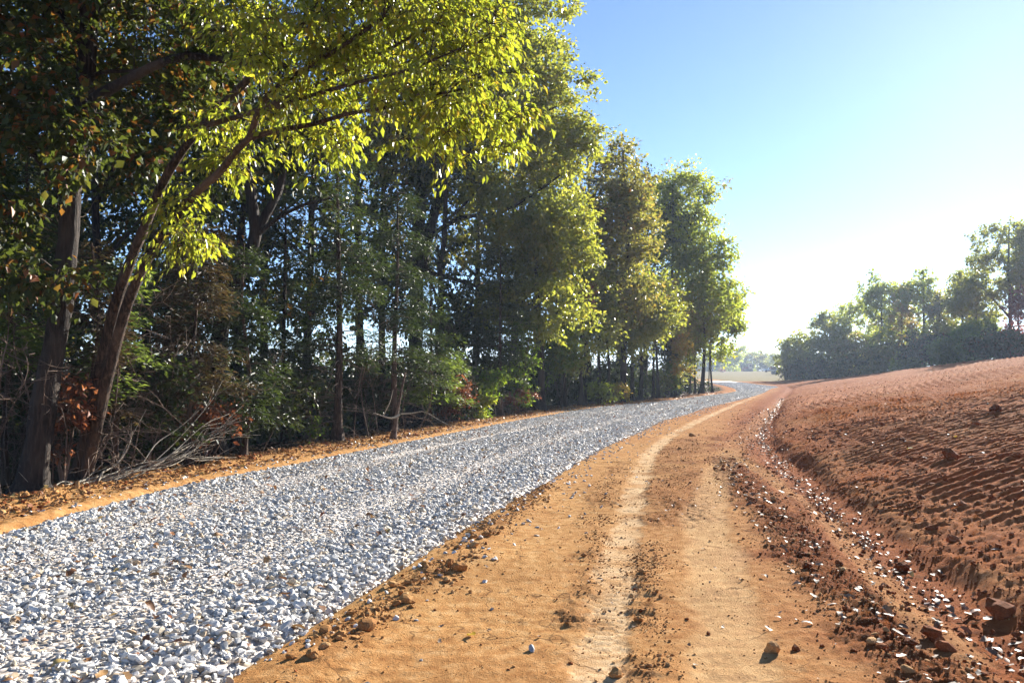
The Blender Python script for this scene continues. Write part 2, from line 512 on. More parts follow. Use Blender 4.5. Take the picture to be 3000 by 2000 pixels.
def soil_mat():
    m, t, out = nt('soil')
    at_ = N(t, 'ShaderNodeAttribute'); at_.attribute_name = 'soil'      # r: redness, g: forest litter with wood shade darkened in, b: field grass
    at2 = N(t, 'ShaderNodeAttribute'); at2.attribute_name = 'soil_extra'  # r: crumbly, g: pressed pale track
    s1 = N(t, 'ShaderNodeSeparateColor'); t.links.new(at_.outputs['Color'], s1.inputs[0])
    s2 = N(t, 'ShaderNodeSeparateColor'); t.links.new(at2.outputs['Color'], s2.inputs[0])
    g = N(t, 'ShaderNodeNewGeometry'); pos = g.outputs['Position']
    nA = noise(t, pos, 1.3, 4); nB = noise(t, pos, 9, 5, .65); nC = noise(t, pos, 60, 4, .7); nD = noise(t, pos, 220, 2, .6)
    tan = ramp(t, nB, [(.30, (.40, .185, .064)), (.50, (.56, .30, .112)), (.68, (.68, .42, .19))])
    red = ramp(t, nB, [(.30, (.23, .064, .018)), (.5, (.36, .112, .033)), (.7, (.47, .170, .056))])
    c = mix(t, s1.outputs[0], tan, red)
    c = mix(t, mix(t, 1.0, s2.outputs[0], ramp(t, nC, [(.3, (.9,) * 3), (.7, (.35,) * 3)]), 'MULTIPLY'), c, mix(t, s1.outputs[0], (.30, .130, .046), (.15, .045, .016)))
    c = mix(t, s2.outputs[1], c, (.80, .57, .33))
    c = mix(t, 1.0, c, ramp(t, nD, [(.3, (.78,) * 3), (.7, (1.16,) * 3)]), 'MULTIPLY')
    c = mix(t, 1.0, c, ramp(t, nA, [(.3, (.86, .84, .82)), (.7, (1.08,) * 3)]), 'MULTIPLY')
    # thin drying cracks in the packed clay
    v = N(t, 'ShaderNodeTexVoronoi', feature='DISTANCE_TO_EDGE'); v.inputs['Scale'].default_value = 1.7
    wv = N(t, 'ShaderNodeVectorMath', operation='ADD'); t.links.new(pos, wv.inputs[0])
    nz = N(t, 'ShaderNodeTexNoise'); nz.inputs['Scale'].default_value = 5; t.links.new(pos, nz.inputs['Vector'])
    sc = N(t, 'ShaderNodeVectorMath', operation='SCALE'); sc.inputs['Scale'].default_value = .35
    t.links.new(nz.outputs[1], sc.inputs[0]); t.links.new(sc.outputs[0], wv.inputs[1]); t.links.new(wv.outputs[0], v.inputs['Vector'])
    crack = ramp(t, v.outputs[0], [(.0, (1,) * 3), (.02, (0,) * 3)])
    crm = mix(t, 1.0, crack, ramp(t, nA, [(.46, (0,) * 3), (.56, (.85,) * 3)]), 'MULTIPLY')
    c = mix(t, crm, c, (.14, .07, .03))
    floor = ramp(t, nC, [(.3, (.025, .018, .010)), (.55, (.07, .042, .020)), (.75, (.13, .07, .03))])  # leaf litter, toned extra dark to carry the shade under the trees
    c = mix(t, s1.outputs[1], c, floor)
    grass = ramp(t, noise(t, pos, 1.4, 6, .7), [(.3, (.17, .135, .055)), (.55, (.27, .215, .10)), (.75, (.36, .28, .15))])
    c = mix(t, s1.outputs[2], c, grass)
    p = N(t, 'ShaderNodeBsdfDiffuse', Roughness=.4)
    t.links.new(c, p.inputs['Color'])
    sheen = N(t, 'ShaderNodeBsdfPrincipled', Roughness=.85)      # packed clay has a dull sheen against the sun
    sheen.inputs['Specular IOR Level'].default_value = .06
    t.links.new(c, sheen.inputs['Base Color'])
    hb = N(t, 'ShaderNodeMath', operation='MULTIPLY_ADD'); hb.inputs[1].default_value = .45
    t.links.new(nD, hb.inputs[0]); t.links.new(nC, hb.inputs[2])
    b = N(t, 'ShaderNodeBump', Strength=.9, Distance=.02); t.links.new(hb.outputs[0], b.inputs['Height'])
    t.links.new(b.outputs[0], p.inputs['Normal']); t.links.new(b.outputs[0], sheen.inputs['Normal'])
    mx = N(t, 'ShaderNodeMixShader'); mx.inputs[0].default_value = .34
    t.links.new(p.outputs[0], mx.inputs[1]); t.links.new(sheen.outputs[0], mx.inputs[2])
    t.links.new(mx.outputs[0], out.inputs[0])
    return m


def road_mat():
    m, t, out = nt('crushed_stone')
    g = N(t, 'ShaderNodeNewGeometry'); pos = g.outputs['Position']
    v = N(t, 'ShaderNodeTexVoronoi'); v.inputs['Scale'].default_value = 17; t.links.new(pos, v.inputs['Vector'])
    sp = N(t, 'ShaderNodeSeparateColor'); t.links.new(v.outputs['Color'], sp.inputs[0])
    c = ramp(t, sp.outputs[0], [(0, (.42, .42, .43)), (.5, (.55, .55, .555)), (.85, (.65, .645, .64)), (1, (.54, .45, .33))])
    c = mix(t, ramp(t, v.outputs['Distance'], [(.35, (0,) * 3), (.75, (.7,) * 3)]), c, (.13, .12, .11))
    st = noise(t, pos, .7, 3)
    c = mix(t, .25, c, (.46, .29, .15))
    c = mix(t, ramp(t, st, [(.55, (0,) * 3), (.75, (.45,) * 3)]), c, (.42, .31, .20))
    p = N(t, 'ShaderNodeBsdfPrincipled', Roughness=.8)
    t.links.new(c, p.inputs['Base Color'])
    b = N(t, 'ShaderNodeBump', Strength=1.0, Distance=.03, invert=True); t.links.new(v.outputs['Distance'], b.inputs['Height'])
    t.links.new(b.outputs[0], p.inputs['Normal'])
    t.links.new(p.outputs[0], out.inputs[0])
    return m


M = {}
M['soil'] = soil_mat()
M['road'] = road_mat()
M['stone'] = obj_random_mat('limestone', [(0, (.31, .305, .295)), (.3, (.52, .51, .49)), (.6, (.66, .64, .61)), (.82, (.76, .73, .69)), (.88, (.52, .43, .31)), (.96, (.62, .50, .35)), (1, (.40, .27, .16))], .7, .35, .004, 16, .4)
M['clod_tan'] = obj_random_mat('clay_clod', [(0, (.34, .160, .056)), (.5, (.45, .235, .088)), (1, (.54, .32, .14))], .9, .05, .01, 14, .5)
M['clod_red'] = obj_random_mat('red_clay_clod', [(0, (.18, .055, .018)), (.5, (.26, .083, .028)), (1, (.34, .13, .05))], .9, .05, .01, 14, .5)
M['litter'] = obj_random_mat('dry_leaf', [(0, (.16, .065, .025)), (.3, (.26, .12, .045)), (.6, (.34, .20, .085)), (.85, (.30, .10, .05)), (1, (.42, .30, .10))], .45, .5, 0, 12, .4, .12)
M['litter_shiny'] = obj_random_mat('glossy_dry_leaf', [(0, (.13, .07, .038)), (.5, (.22, .14, .082)), (1, (.32, .225, .15))], .62, .3, 0, 12, .3, .08)
M['litter_yellow'] = obj_random_mat('yellow_leaf', [(0, (.55, .36, .02)), (1, (.62, .45, .05))], .45, .5, 0, 12, .25, .3)
M['bark_brown'] = bark_mat('bark_brown', (.030, .018, .011), (.105, .064, .042))
M['bark_grey'] = bark_mat('bark_grey', (.017, .012, .010), (.060, .044, .034))  # grey bark, darkened in colour for the shade on the trunk
M['bark_dark'] = bark_mat('bark_dark', (.016, .012, .010), (.050, .037, .028))
M['twig'] = bark_mat('dry_twig', (.085, .055, .040), (.24, .17, .13), 12)
M['stick'] = bark_mat('bleached_stick', (.26, .22, .165), (.52, .46, .37), 10)
M['leaf_yellow'] = leaf_mat('leaf_yellow_green', [(0, (.070, .105, .014)), (.45, (.11, .135, .016)), (.8, (.155, .15, .018)), (.95, (.21, .17, .02)), (1, (.22, .11, .02))], .5, (.42, .44, .03), .34)
M['leaf_oak'] = leaf_mat('leaf_oak', [(0, (.055, .078, .014)), (.5, (.095, .115, .020)), (.85, (.14, .140, .024)), (1, (.17, .12, .028))], .48, (.52, .52, .05), .30, .5, 1.0)
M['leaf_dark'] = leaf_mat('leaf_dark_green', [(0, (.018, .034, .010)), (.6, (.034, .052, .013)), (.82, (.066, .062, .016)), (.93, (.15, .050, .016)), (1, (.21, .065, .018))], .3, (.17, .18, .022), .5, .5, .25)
M['leaf_shade'] = leaf_mat('leaf_green_shaded', [(0, (.013, .024, .008)), (.6, (.024, .038, .010)), (1, (.05, .048, .014))], .22, (.09, .11, .015), .5, .5, .3)  # leaf greens darkened to carry the shade inside the wood
M['leaf_olive'] = leaf_mat('leaf_olive_brown', [(0, (.056, .072, .020)), (.5, (.092, .096, .024)), (.85, (.13, .105, .030)), (1, (.17, .085, .03))], .48, (.38, .34, .05), .42)
M['leaf_light'] = leaf_mat('leaf_light_green', [(0, (.065, .105, .018)), (.5, (.10, .135, .022)), (.88, (.15, .155, .024)), (1, (.19, .13, .03))], .55, (.50, .54, .05), .38)
M['leaf_bright'] = leaf_mat('leaf_bright_green', [(0, (.045, .095, .012)), (.6, (.075, .13, .016)), (1, (.13, .15, .018))], .45, (.32, .44, .03), .36)
M['leaf_cedar'] = leaf_mat('cedar_needles', [(0, (.014, .025, .010)), (.5, (.026, .042, .014)), (1, (.046, .058, .018))], .2, (.08, .11, .02), .5, .4, .3)  # dark needles, deepened further in colour for the wood's shade
M['leaf_cedar_lit'] = leaf_mat('cedar_needles_sunlit', [(0, (.045, .075, .020)), (.5, (.070, .105, .026)), (1, (.10, .12, .03))], .35, (.24, .30, .04), .5, .4, .3)  # same needles made paler, sunlight on the sprays put into the colour
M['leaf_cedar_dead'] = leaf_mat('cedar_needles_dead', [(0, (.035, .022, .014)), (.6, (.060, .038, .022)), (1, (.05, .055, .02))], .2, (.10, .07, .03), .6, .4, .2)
M['leaf_dead'] = leaf_mat('leaf_dead_red_brown', [(0, (.085, .026, .014)), (.5, (.15, .050, .025)), (1, (.23, .095, .045))], .3, (.28, .09, .04), .42)
M['leaf_yellow_fall'] = leaf_mat('leaf_autumn_yellow', [(0, (.14, .13, .02)), (.6, (.22, .17, .03)), (1, (.28, .12, .03))], .42, (.45, .34, .05), .4)
M['leaf_red'] = leaf_mat('leaf_autumn_red', [(0, (.10, .022, .018)), (.6, (.17, .035, .025)), (1, (.20, .08, .03))], .36, (.30, .06, .04), .4)

# ------------------------------------------------------------------ ground
def build_ground():
    a_in = np.concatenate([np.linspace(R(-43), R(-24), 110)[:-1], np.linspace(R(-24), R(41), 530)])
    a_out = np.linspace(R(41), R(317), 92)[1:-1]
    ang = np.concatenate([a_in, a_out])
    r = [np.geomspace(.5, 3.0, 40)[:-1], np.geomspace(3.0, 9, 190)[:-1], np.geomspace(9, 26, 300)[:-1], np.geomspace(26, 42, 70)[:-1], np.geomspace(42, 170, 90)[:-1], np.geomspace(170, 2200, 40)]
    r = np.concatenate(r)
    nA, nR = len(ang), len(r)
    X = (r[:, None] * np.sin(ang)[None, :]).ravel(); Y = (r[:, None] * np.cos(ang)[None, :]).ravel()
    m = masks(X, Y)
    Z = heights(X, Y, m)
    V = np.stack([X, Y, Z], 1)
    V = np.vstack([V, [[0, 0, float(Z[:nA].mean())]]])
    i = np.arange(nR - 1)[:, None] * nA; j = np.arange(nA)[None, :]; k = (j + 1) % nA
    F = np.stack([i + j, i + nA + j, i + nA + k, i + k], -1).reshape(-1, 4)
    # the little cap at the camera's foot: quads with a repeated corner are avoided by a second tiny mesh ring
    me = mesh_np('ground', V[:-1], F, M['soil'], True)
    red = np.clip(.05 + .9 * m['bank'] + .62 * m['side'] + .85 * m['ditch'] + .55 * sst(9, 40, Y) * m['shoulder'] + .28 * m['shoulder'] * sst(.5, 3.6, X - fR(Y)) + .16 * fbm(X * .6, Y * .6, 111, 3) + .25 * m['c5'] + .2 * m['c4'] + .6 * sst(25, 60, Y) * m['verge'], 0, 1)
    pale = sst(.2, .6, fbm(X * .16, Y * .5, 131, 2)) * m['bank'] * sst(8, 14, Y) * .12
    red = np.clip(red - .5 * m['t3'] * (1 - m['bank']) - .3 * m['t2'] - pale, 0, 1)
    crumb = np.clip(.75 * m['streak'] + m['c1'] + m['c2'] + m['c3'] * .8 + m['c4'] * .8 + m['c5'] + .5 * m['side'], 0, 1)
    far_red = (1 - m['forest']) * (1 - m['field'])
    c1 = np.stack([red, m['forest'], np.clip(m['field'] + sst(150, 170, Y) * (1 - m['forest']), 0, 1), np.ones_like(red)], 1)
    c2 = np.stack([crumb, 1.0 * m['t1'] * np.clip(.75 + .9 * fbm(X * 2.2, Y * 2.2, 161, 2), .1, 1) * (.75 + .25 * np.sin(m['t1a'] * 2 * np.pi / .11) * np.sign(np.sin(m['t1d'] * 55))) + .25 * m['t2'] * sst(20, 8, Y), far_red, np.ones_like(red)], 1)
    for nme, c in (('soil', c1), ('soil_extra', c2)):
        at_ = me.attributes.new(nme, 'FLOAT_COLOR', 'POINT')
        at_.data.foreach_set('color', c.astype(np.float32).ravel())
    return tag(link('ground', me), 'bare tan and red clay ground rising to a bank', kind='structure')


ground = build_ground()


def road_z(x, y):
    l = x - fL(y); r = fR(y) - x
    w = np.maximum(l + r, .5); f = l / w
    e = sst(0, .45, np.minimum(l, r))
    ruts = -.018 * (np.exp(-((f - .30) / .09) ** 2) + np.exp(-((f - .70) / .09) ** 2))
    return base_h(x, y) - .085 + e * (.075 + .03 * (1 - (2 * f - 1) ** 2) + ruts + .012 * pn(x * .8, y * .8, 141)) + .008 * pn(x * 4, y * 4, 143)


def build_road():
    ys = np.concatenate([np.linspace(-6, 25, 260)[:-1], np.linspace(25, 125, 230)])
    f = np.linspace(0, 1, 31)
    Lx, Rx = fL(ys), fR(ys)
    X = Lx[:, None] + (Rx - Lx)[:, None] * f[None, :]
    Yy = np.repeat(ys[:, None], 31, 1)
    wob = .10 * pn(Yy * 1.9, f[None, :] * 2, 151) + .05 * pn(Yy * 6, f[None, :] * 2, 152)
    X = X + wob * (np.abs(f - .5) * 2)[None, :] ** 3
    Z = road_z(X, Yy)
    Z[:, 0] -= .06; Z[:, -1] -= .06
    V = np.stack([X, Yy, Z], -1).reshape(-1, 3)
    i = np.arange(len(ys) - 1)[:, None] * 31; j = np.arange(30)[None, :]
    F = np.stack([i + j, i + j + 1, i + 32 + j, i + 31 + j], -1).reshape(-1, 4)
    me = mesh_np('gravel_road', V, F, M['road'], True)
    return tag(link('gravel_road', me), 'new grey crushed stone road curving along the wood', kind='structure')


road = build_road()


# ------------------------------------------------------------------ small source shapes
def hull_stone(name, mat, seed, n=11, flat=.6, elong=1.35):
    import bmesh
    rr = random.Random(seed)
    bm = bmesh.new()
    for _ in range(n):
        v = Vector((rr.gauss(0, 1), rr.gauss(0, 1), rr.gauss(0, 1))).normalized() * rr.uniform(.82, 1)
        bm.verts.new((v.x * .5 * elong, v.y * .5, v.z * .5 * flat))
    res = bmesh.ops.convex_hull(bm, input=bm.verts)
    bmesh.ops.delete(bm, geom=[e for e in res['geom_interior'] if isinstance(e, bmesh.types.BMVert)], context='VERTS')
    me = bpy.data.meshes.new(name); bm.to_mesh(me); bm.free()
    me.materials.append(mat)
    return me


def clod_shape(name, mat, seed, sub=2):
    import bmesh
    bm = bmesh.new(); bmesh.ops.create_icosphere(bm, subdivisions=sub, radius=.5)
    o = seed * 7.31
    P = np.array([v.co[:] for v in bm.verts])
    d = 1 + .38 * pn(P[:, 0] * 2.2 + o, P[:, 1] * 2.2 + P[:, 2] * 2.9, seed) + .24 * pn(P[:, 0] * 5 + o, P[:, 2] * 5 + P[:, 1] * 3, seed + 1)
    P = P * d[:, None] * np.array([1.2, .95, .72])
    for v, p in zip(bm.verts, P): v.co = p
    me = bpy.data.meshes.new(name); bm.to_mesh(me); bm.free()
    me.materials.append(mat)
    return me


def leaf_shape(name, mat, seed):
    """a dry curled leaf: a strip of cross sections, lobed outline"""
    rr = np.random.default_rng(seed)
    t = np.linspace(0, 1, 6)
    w = np.array([.02, .24, .20, .30, .18, .015]) * rr.uniform(.75, 1.2, 6)
    z = .16 * np.sin(t * np.pi * rr.uniform(.7, 1.5) + rr.uniform(0, 2)) * rr.uniform(.4, 1.2)
    cu = rr.uniform(.05, .28)
    V = []
    for k in range(6):
        y = t[k] - .5
        V += [(-w[k], y + rr.uniform(-.04, .04), z[k] + cu * w[k] * 1.3), (0, y, z[k]), (w[k], y + rr.uniform(-.04, .04), z[k] + cu * w[k] * rr.uniform(.2, 2))]
    F = []
    for k in range(5):
        a = k * 3
        F += [(a, a + 1, a + 4, a + 3), (a + 1, a + 2, a + 5, a + 4)]
    V = np.array(V); V[:, 2] -= V[:, 2].min()
    return mesh_np(name, V, F, mat, False)


def scatter(name, pts, rot, scl, idx, sources, label, cat, parent=None):
    """tens of thousands of small pieces as one stuff object (geometry nodes)"""
    src = bpy.data.collections.new(name + '_source')
    for k, me in enumerate(sources):
        o = bpy.data.objects.new('piece_%02d' % k, me); src.objects.link(o)
    me = bpy.data.meshes.new(name)
    me.vertices.add(len(pts)); me.vertices.foreach_set('co', np.asarray(pts, np.float32).ravel())
    a = me.attributes.new('turn', 'FLOAT_VECTOR', 'POINT'); a.data.foreach_set('vector', np.asarray(rot, np.float32).ravel())
    a = me.attributes.new('size', 'FLOAT_VECTOR', 'POINT'); a.data.foreach_set('vector', np.asarray(scl, np.float32).ravel())
    a = me.attributes.new('pick', 'INT', 'POINT'); a.data.foreach_set('value', np.asarray(idx, np.int32))
    ng = bpy.data.node_groups.new(name, 'GeometryNodeTree')
    ng.interface.new_socket('Geometry', in_out='INPUT', socket_type='NodeSocketGeometry')
    ng.interface.new_socket('Geometry', in_out='OUTPUT', socket_type='NodeSocketGeometry')
    gi = ng.nodes.new('NodeGroupInput'); go = ng.nodes.new('NodeGroupOutput')
    ci = ng.nodes.new('GeometryNodeCollectionInfo'); ci.inputs['Collection'].default_value = src
    ci.inputs['Separate Children'].default_value = True; ci.inputs['Reset Children'].default_value = True
    ip = ng.nodes.new('GeometryNodeInstanceOnPoints'); ip.inputs['Pick Instance'].default_value = True

    def attr(n, ty):
        q = ng.nodes.new('GeometryNodeInputNamedAttribute'); q.data_type = ty; q.inputs['Name'].default_value = n
        return q.outputs['Attribute']
    e2r = ng.nodes.new('FunctionNodeEulerToRotation')
    ng.links.new(attr('turn', 'FLOAT_VECTOR'), e2r.inputs[0])
    ng.links.new(gi.outputs[0], ip.inputs['Points']); ng.links.new(ci.outputs[0], ip.inputs['Instance'])
    ng.links.new(attr('pick', 'INT'), ip.inputs['Instance Index']); ng.links.new(e2r.outputs[0], ip.inputs['Rotation'])
    ng.links.new(attr('size', 'FLOAT_VECTOR'), ip.inputs['Scale']); ng.links.new(ip.outputs[0], go.inputs[0])
    o = link(name, me, parent)
    md = o.modifiers.new('scatter', 'NODES'); md.node_group = ng
    return tag(o, label, cat, kind='stuff')


STONES = [hull_stone('stone', M['stone'], 10 + k, 15 + 2 * (k % 4), .6 + .05 * (k % 5), 1.05 + .12 * (k % 4)) for k in range(9)]
CLODS_T = [clod_shape('dirt_clod', M['clod_tan'], k, 2) for k in range(5)]
CLODS_R = [clod_shape('dirt_clod', M['clod_red'], k + 9, 2) for k in range(5)]
CRUMB_T = [clod_shape('crumb', M['clod_tan'], k + 20, 1) for k in range(4)]
CRUMB_R = [clod_shape('crumb', M['clod_red'], k + 30, 1) for k in range(4)]
LEAVES = [leaf_shape('fallen_leaf', M['litter'], k) for k in range(6)]
LEAVES_S = [leaf_shape('fallen_leaf', M['litter_shiny'], k + 20) for k in range(6)]
LEAVES_Y = [leaf_shape('fallen_leaf', M['litter_yellow'], k + 40) for k in range(2)]


# ------------------------------------------------------------------ gravel
def build_gravel():
    P = []; S = []
    # density falls with distance while the stones drawn get a little larger
    for y0, y1, dens, smin, smax in ((.5, 9, 1150, .018, .078), (9, 18, 820, .022, .075), (18, 34, 560, .03, .078), (34, 62, 300, .04, .09), (62, 110, 110, .06, .11)):
        n = int((y1 - y0) * 5.4 * dens)
        y = rng.uniform(y0, y1, n); f = rng.uniform(-.012, 1.012, n)
        L, Rr = fL(y), fR(y)
        x = L + (Rr - L) * f
        edge = np.minimum(f, 1 - f) * (Rr - L)
        keep = rng.random(n) < np.clip(.30 + edge * 2.6, 0, 1)
        # keep to what the camera could see from here or a step aside
        keep &= np.abs(np.arctan2(x, np.maximum(y, .1))) < R(48)
        keep &= ~((np.abs(f - .33 - .01 * (y - 22)) < .022 + .02 * pn(y * .6, 0 * y, 171)) & (y > 15) & (y < 33) & (rng.random(n) < .8))
        x, y, f = x[keep], y[keep], f[keep]
        sz = smin + (smax - smin) * rng.random(len(x)) ** 2.6
        rutf = np.exp(-((f - .30) / .08) ** 2) + np.exp(-((f - .70) / .08) ** 2)
        sz *= 1 - .48 * rutf
        z = road_z(x, y) + sz * rng.uniform(-.06, .28, len(x))
        P.append(np.stack([x, y, z], 1)); S.append(sz)
    # strays that rolled onto the clay
    n = 1500
    y = rng.uniform(3, 40, n); off = rng.exponential(.28, n)
    right = rng.random(n) < .6
    x = np.where(right, fR(y) + off, fL(y) - off * .8)
    sz = rng.uniform(.018, .055, n)
    P.append(np.stack([x, y, heights(x, y) + sz * .12], 1)); S.append(sz)
    P = np.concatenate(P); S = np.concatenate(S)
    n = len(P)
    rot = np.stack([rng.normal(0, .45, n), rng.normal(0, .45, n), rng.uniform(0, 6.28, n)], 1)
    scl = np.stack([S * rng.uniform(.85, 1.3, n), S * rng.uniform(.75, 1.1, n), S * rng.uniform(.7, 1.15, n)], 1)
    idx = rng.integers(0, len(STONES), n)
    # the 300 that show largest are objects of their own
    d = np.linalg.norm(P - np.array([0, 0, CAM_H]), axis=1)
    az = np.arctan2(P[:, 0], P[:, 1]); el = (CAM_H - P[:, 2]) / P[:, 1]
    vis = (np.abs(az) < R(31.3)) & (P[:, 1] > 4.15) & (el < .375)
    app = np.where(vis, S / d, 0)
    top = np.argsort(-app)[:300]
    mask = np.ones(n, bool); mask[top] = False
    for q in top:
        o = bpy.data.objects.new('stone', STONES[idx[q]]); COL.objects.link(o); o.parent = road
        o.location = P[q]; o.rotation_euler = rot[q]; o.scale = scl[q]
    scatter('gravel', P[mask], rot[mask], scl[mask], idx[mask], STONES, 'loose grey crushed limestone spread over the road', 'gravel')


build_gravel()


# ------------------------------------------------------------------ crumbs, clods and fallen leaves
def along(pts, n, spread):
    P = np.array(pts); seg = np.linalg.norm(np.diff(P, axis=0), axis=1); cum = np.concatenate([[0], np.cumsum(seg)])
    t = rng.uniform(0, cum[-1], n)
    x = np.interp(t, cum, P[:, 0]); y = np.interp(t, cum, P[:, 1])
    return x + rng.normal(0, spread, n), y + rng.normal(0, spread, n)


def build_crumbs():
    X, Y, S, K = [], [], [], []

    def put(x, y, s, red):
        X.append(x); Y.append(y); S.append(s); K.append(np.where(rng.random(len(x)) < red, rng.integers(4, 8, len(x)), rng.integers(0, 4, len(x))))
    for pts, n, sp, red, sm in ((BERM, 5200, .12, .04, .014), (CRUMB2, 2600, .13, .15, .009), (CRUMB3, 1600, .10, .05, .009), (CRUMB4, 4200, .28, .2, .009), (CRUMB5, 9000, .19, .22, .008)):
        x, y = along(pts, n, sp)
        ok = pn(x * 1.5, y * 1.5, 61) + .5 * pn(x * 4, y * 4, 62) > rng.uniform(-.45, .35, n)
        x, y = x[ok], y[ok]; n = len(x)
        put(x, y, .006 + rng.exponential(sm * .55, n).clip(0, .06), red)
    n = 7000
    y = 3 + 32 * rng.random(n) ** 1.8; x = fT(y) + rng.normal(-.1, .5, n)
    put(x, y, .006 + rng.exponential(.009, n).clip(0, .05), .9)
    n = 26000
    y = 3 + 42 * rng.random(n) ** 1.9; x = fT(y) + .2 + rng.exponential(4.5, n)
    put(x, y, .006 + rng.exponential(.008, n).clip(0, .05), 1.0)
    n = 8500
    y = 7 + 38 * rng.random(n) ** 1.5; x = fL(y) - .15 - 1.35 * rng.random(n) ** .8
    put(x, y, .010 + rng.exponential(.018, n).clip(0, .09), .12 + .5 * (y > 28).mean())
    n = 6000
    y = 3 + 12 * rng.random(n) ** 1.5; x = fR(y) + (fT(y) - fR(y)) * rng.random(n)
    put(x, y, .003 + rng.exponential(.0035, n).clip(0, .025), .2)
    x = np.concatenate(X); y = np.concatenate(Y); s = np.concatenate(S); k = np.concatenate(K)
    ok = ~((x > fL(y) + .1) & (x < fR(y) - .03))
    x, y, s, k = x[ok], y[ok], s[ok], k[ok]
    z = heights(x, y) + s * .12
    n = len(x)
    rot = np.stack([rng.normal(0, .6, n), rng.normal(0, .6, n), rng.uniform(0, 6.28, n)], 1)
    scatter('soil_crumbs', np.stack([x, y, z], 1), rot, np.repeat(s[:, None], 3, 1) * rng.uniform(.7, 1.4, (n, 3)), k, CRUMB_T + CRUMB_R,
            'loose crumbs of tan and red clay strewn over the ground', 'soil crumbs')


build_crumbs()


def single(name, me, x, y, size, sink, label, cat, group, rot=None, flat=1.0):
    o = bpy.data.objects.new(name, me); COL.objects.link(o)
    o.location = (x, y, gz(x, y) + size * sink)
    o.rotation_euler = rot if rot else (random.gauss(0, .35), random.gauss(0, .35), random.uniform(0, 6.28))
    o.scale = (size * random.uniform(.85, 1.2), size * random.uniform(.85, 1.15), size * random.uniform(.8, 1.1) * flat)
    return tag(o, label, cat, group)


def build_clods():
    big = [  # 3000 px position, size, label
        ((1075, 1845), .11, 'large broken tan clod lying nearest the bottom edge of the gravel'),
        ((1190, 1765), .10, 'dark tan clod with a flat top in the middle of the clod row'),
        ((1345, 1672), .11, 'rounded tan clod at the upper end of the clod row by the gravel'),
        ((1870, 1822), .06, 'lone brown clod at the end of a cleat mark'),
        ((1882, 1682), .06, 'small round dark clod right of the pale tyre track'),
        ((2028, 1278), .16, 'round dark clod standing on the crumbled ridge by the pale track'),
        ((2935, 1800), .17, 'big cracked block of red clay at the foot of the bank'),
        ((2785, 1345), .19, 'long smooth rock coloured clod lying on the ridged bank'),
        ((2640, 1675), .12, 'brown clod among pale leaves in the ditch'),
        ((2735, 1870), .11, 'brown clod beside the ditch near the bottom right'),
        ((2915, 1205), .20, 'broad pale red clod high on the bank near the right edge'),
        ((2770, 1910), .10, 'clod with a pale top low on the right side of the clay'),
        ((2262, 1910), .09, 'dark clod on the packed clay near the lower edge'),
        ((1805, 1985), .08, 'dark tan clod at the bottom beside the pale tyre track'),
    ]
    for k, ((u, v), s, lab) in enumerate(big):
        p = gp(u / KPX, v / KPX)
        # walk along the ray to the true surface
        d = ray(u / KPX, v / KPX)
        for tt in np.arange(2, 60, .05):
            q = np.array([0, 0, CAM_H]) + d * tt
            if q[2] < gz(q[0], q[1]):
                p = q; break
        red = (u > 2500)
        single('dirt_clod', (CLODS_R if red else CLODS_T)[k % 5], p[0], p[1], s, .18, lab, 'clod', None)
    x, y = along(BERM[1:6], 38, .10)
    for a, b in zip(x, y):
        if a > fR(b) + .06:
            single('dirt_clod', random.choice(CLODS_T), a, b, random.uniform(.03, .08), .2, 'tan clay clod in the loose row along the gravel edge, ' + ('lower' if b < 6 else 'upper') + ' half of the row', 'clod', 'clods along the gravel edge, ' + ('lower' if b < 6 else 'upper') + ' half')
    x, y = along(CRUMB5, 60, .14)
    for a, b in zip(x, y):
        single('dirt_clod', random.choice(CLODS_R + CLODS_T[:2]), a, b, random.uniform(.03, .075), .2, 'small brown clod in the crumbled ridge left of the ditch, ' + ('lower' if b < 6.5 else 'upper') + ' half of the ridge', 'clod', 'clods in the crumbled ridge, ' + ('lower' if b < 6.5 else 'upper') + ' half')
    n = 0
    while n < 60:
        b = 4.5 + 16 * random.random() ** 1.6; a = float(fT(b)) + .3 + random.expovariate(.35)
        if a / b > .66: continue
        single('dirt_clod', random.choice(CLODS_R), a, b, random.uniform(.04, .11), .15, 'red clay clod loose ' + ('at the foot of the bank beside the ditch' if a - float(fT(b)) < 1.6 else 'among the machine ridges on the bank'), 'clod', 'clods ' + ('at the foot of the bank' if a - float(fT(b)) < 1.6 else 'among the ridges'))
        n += 1


build_clods()


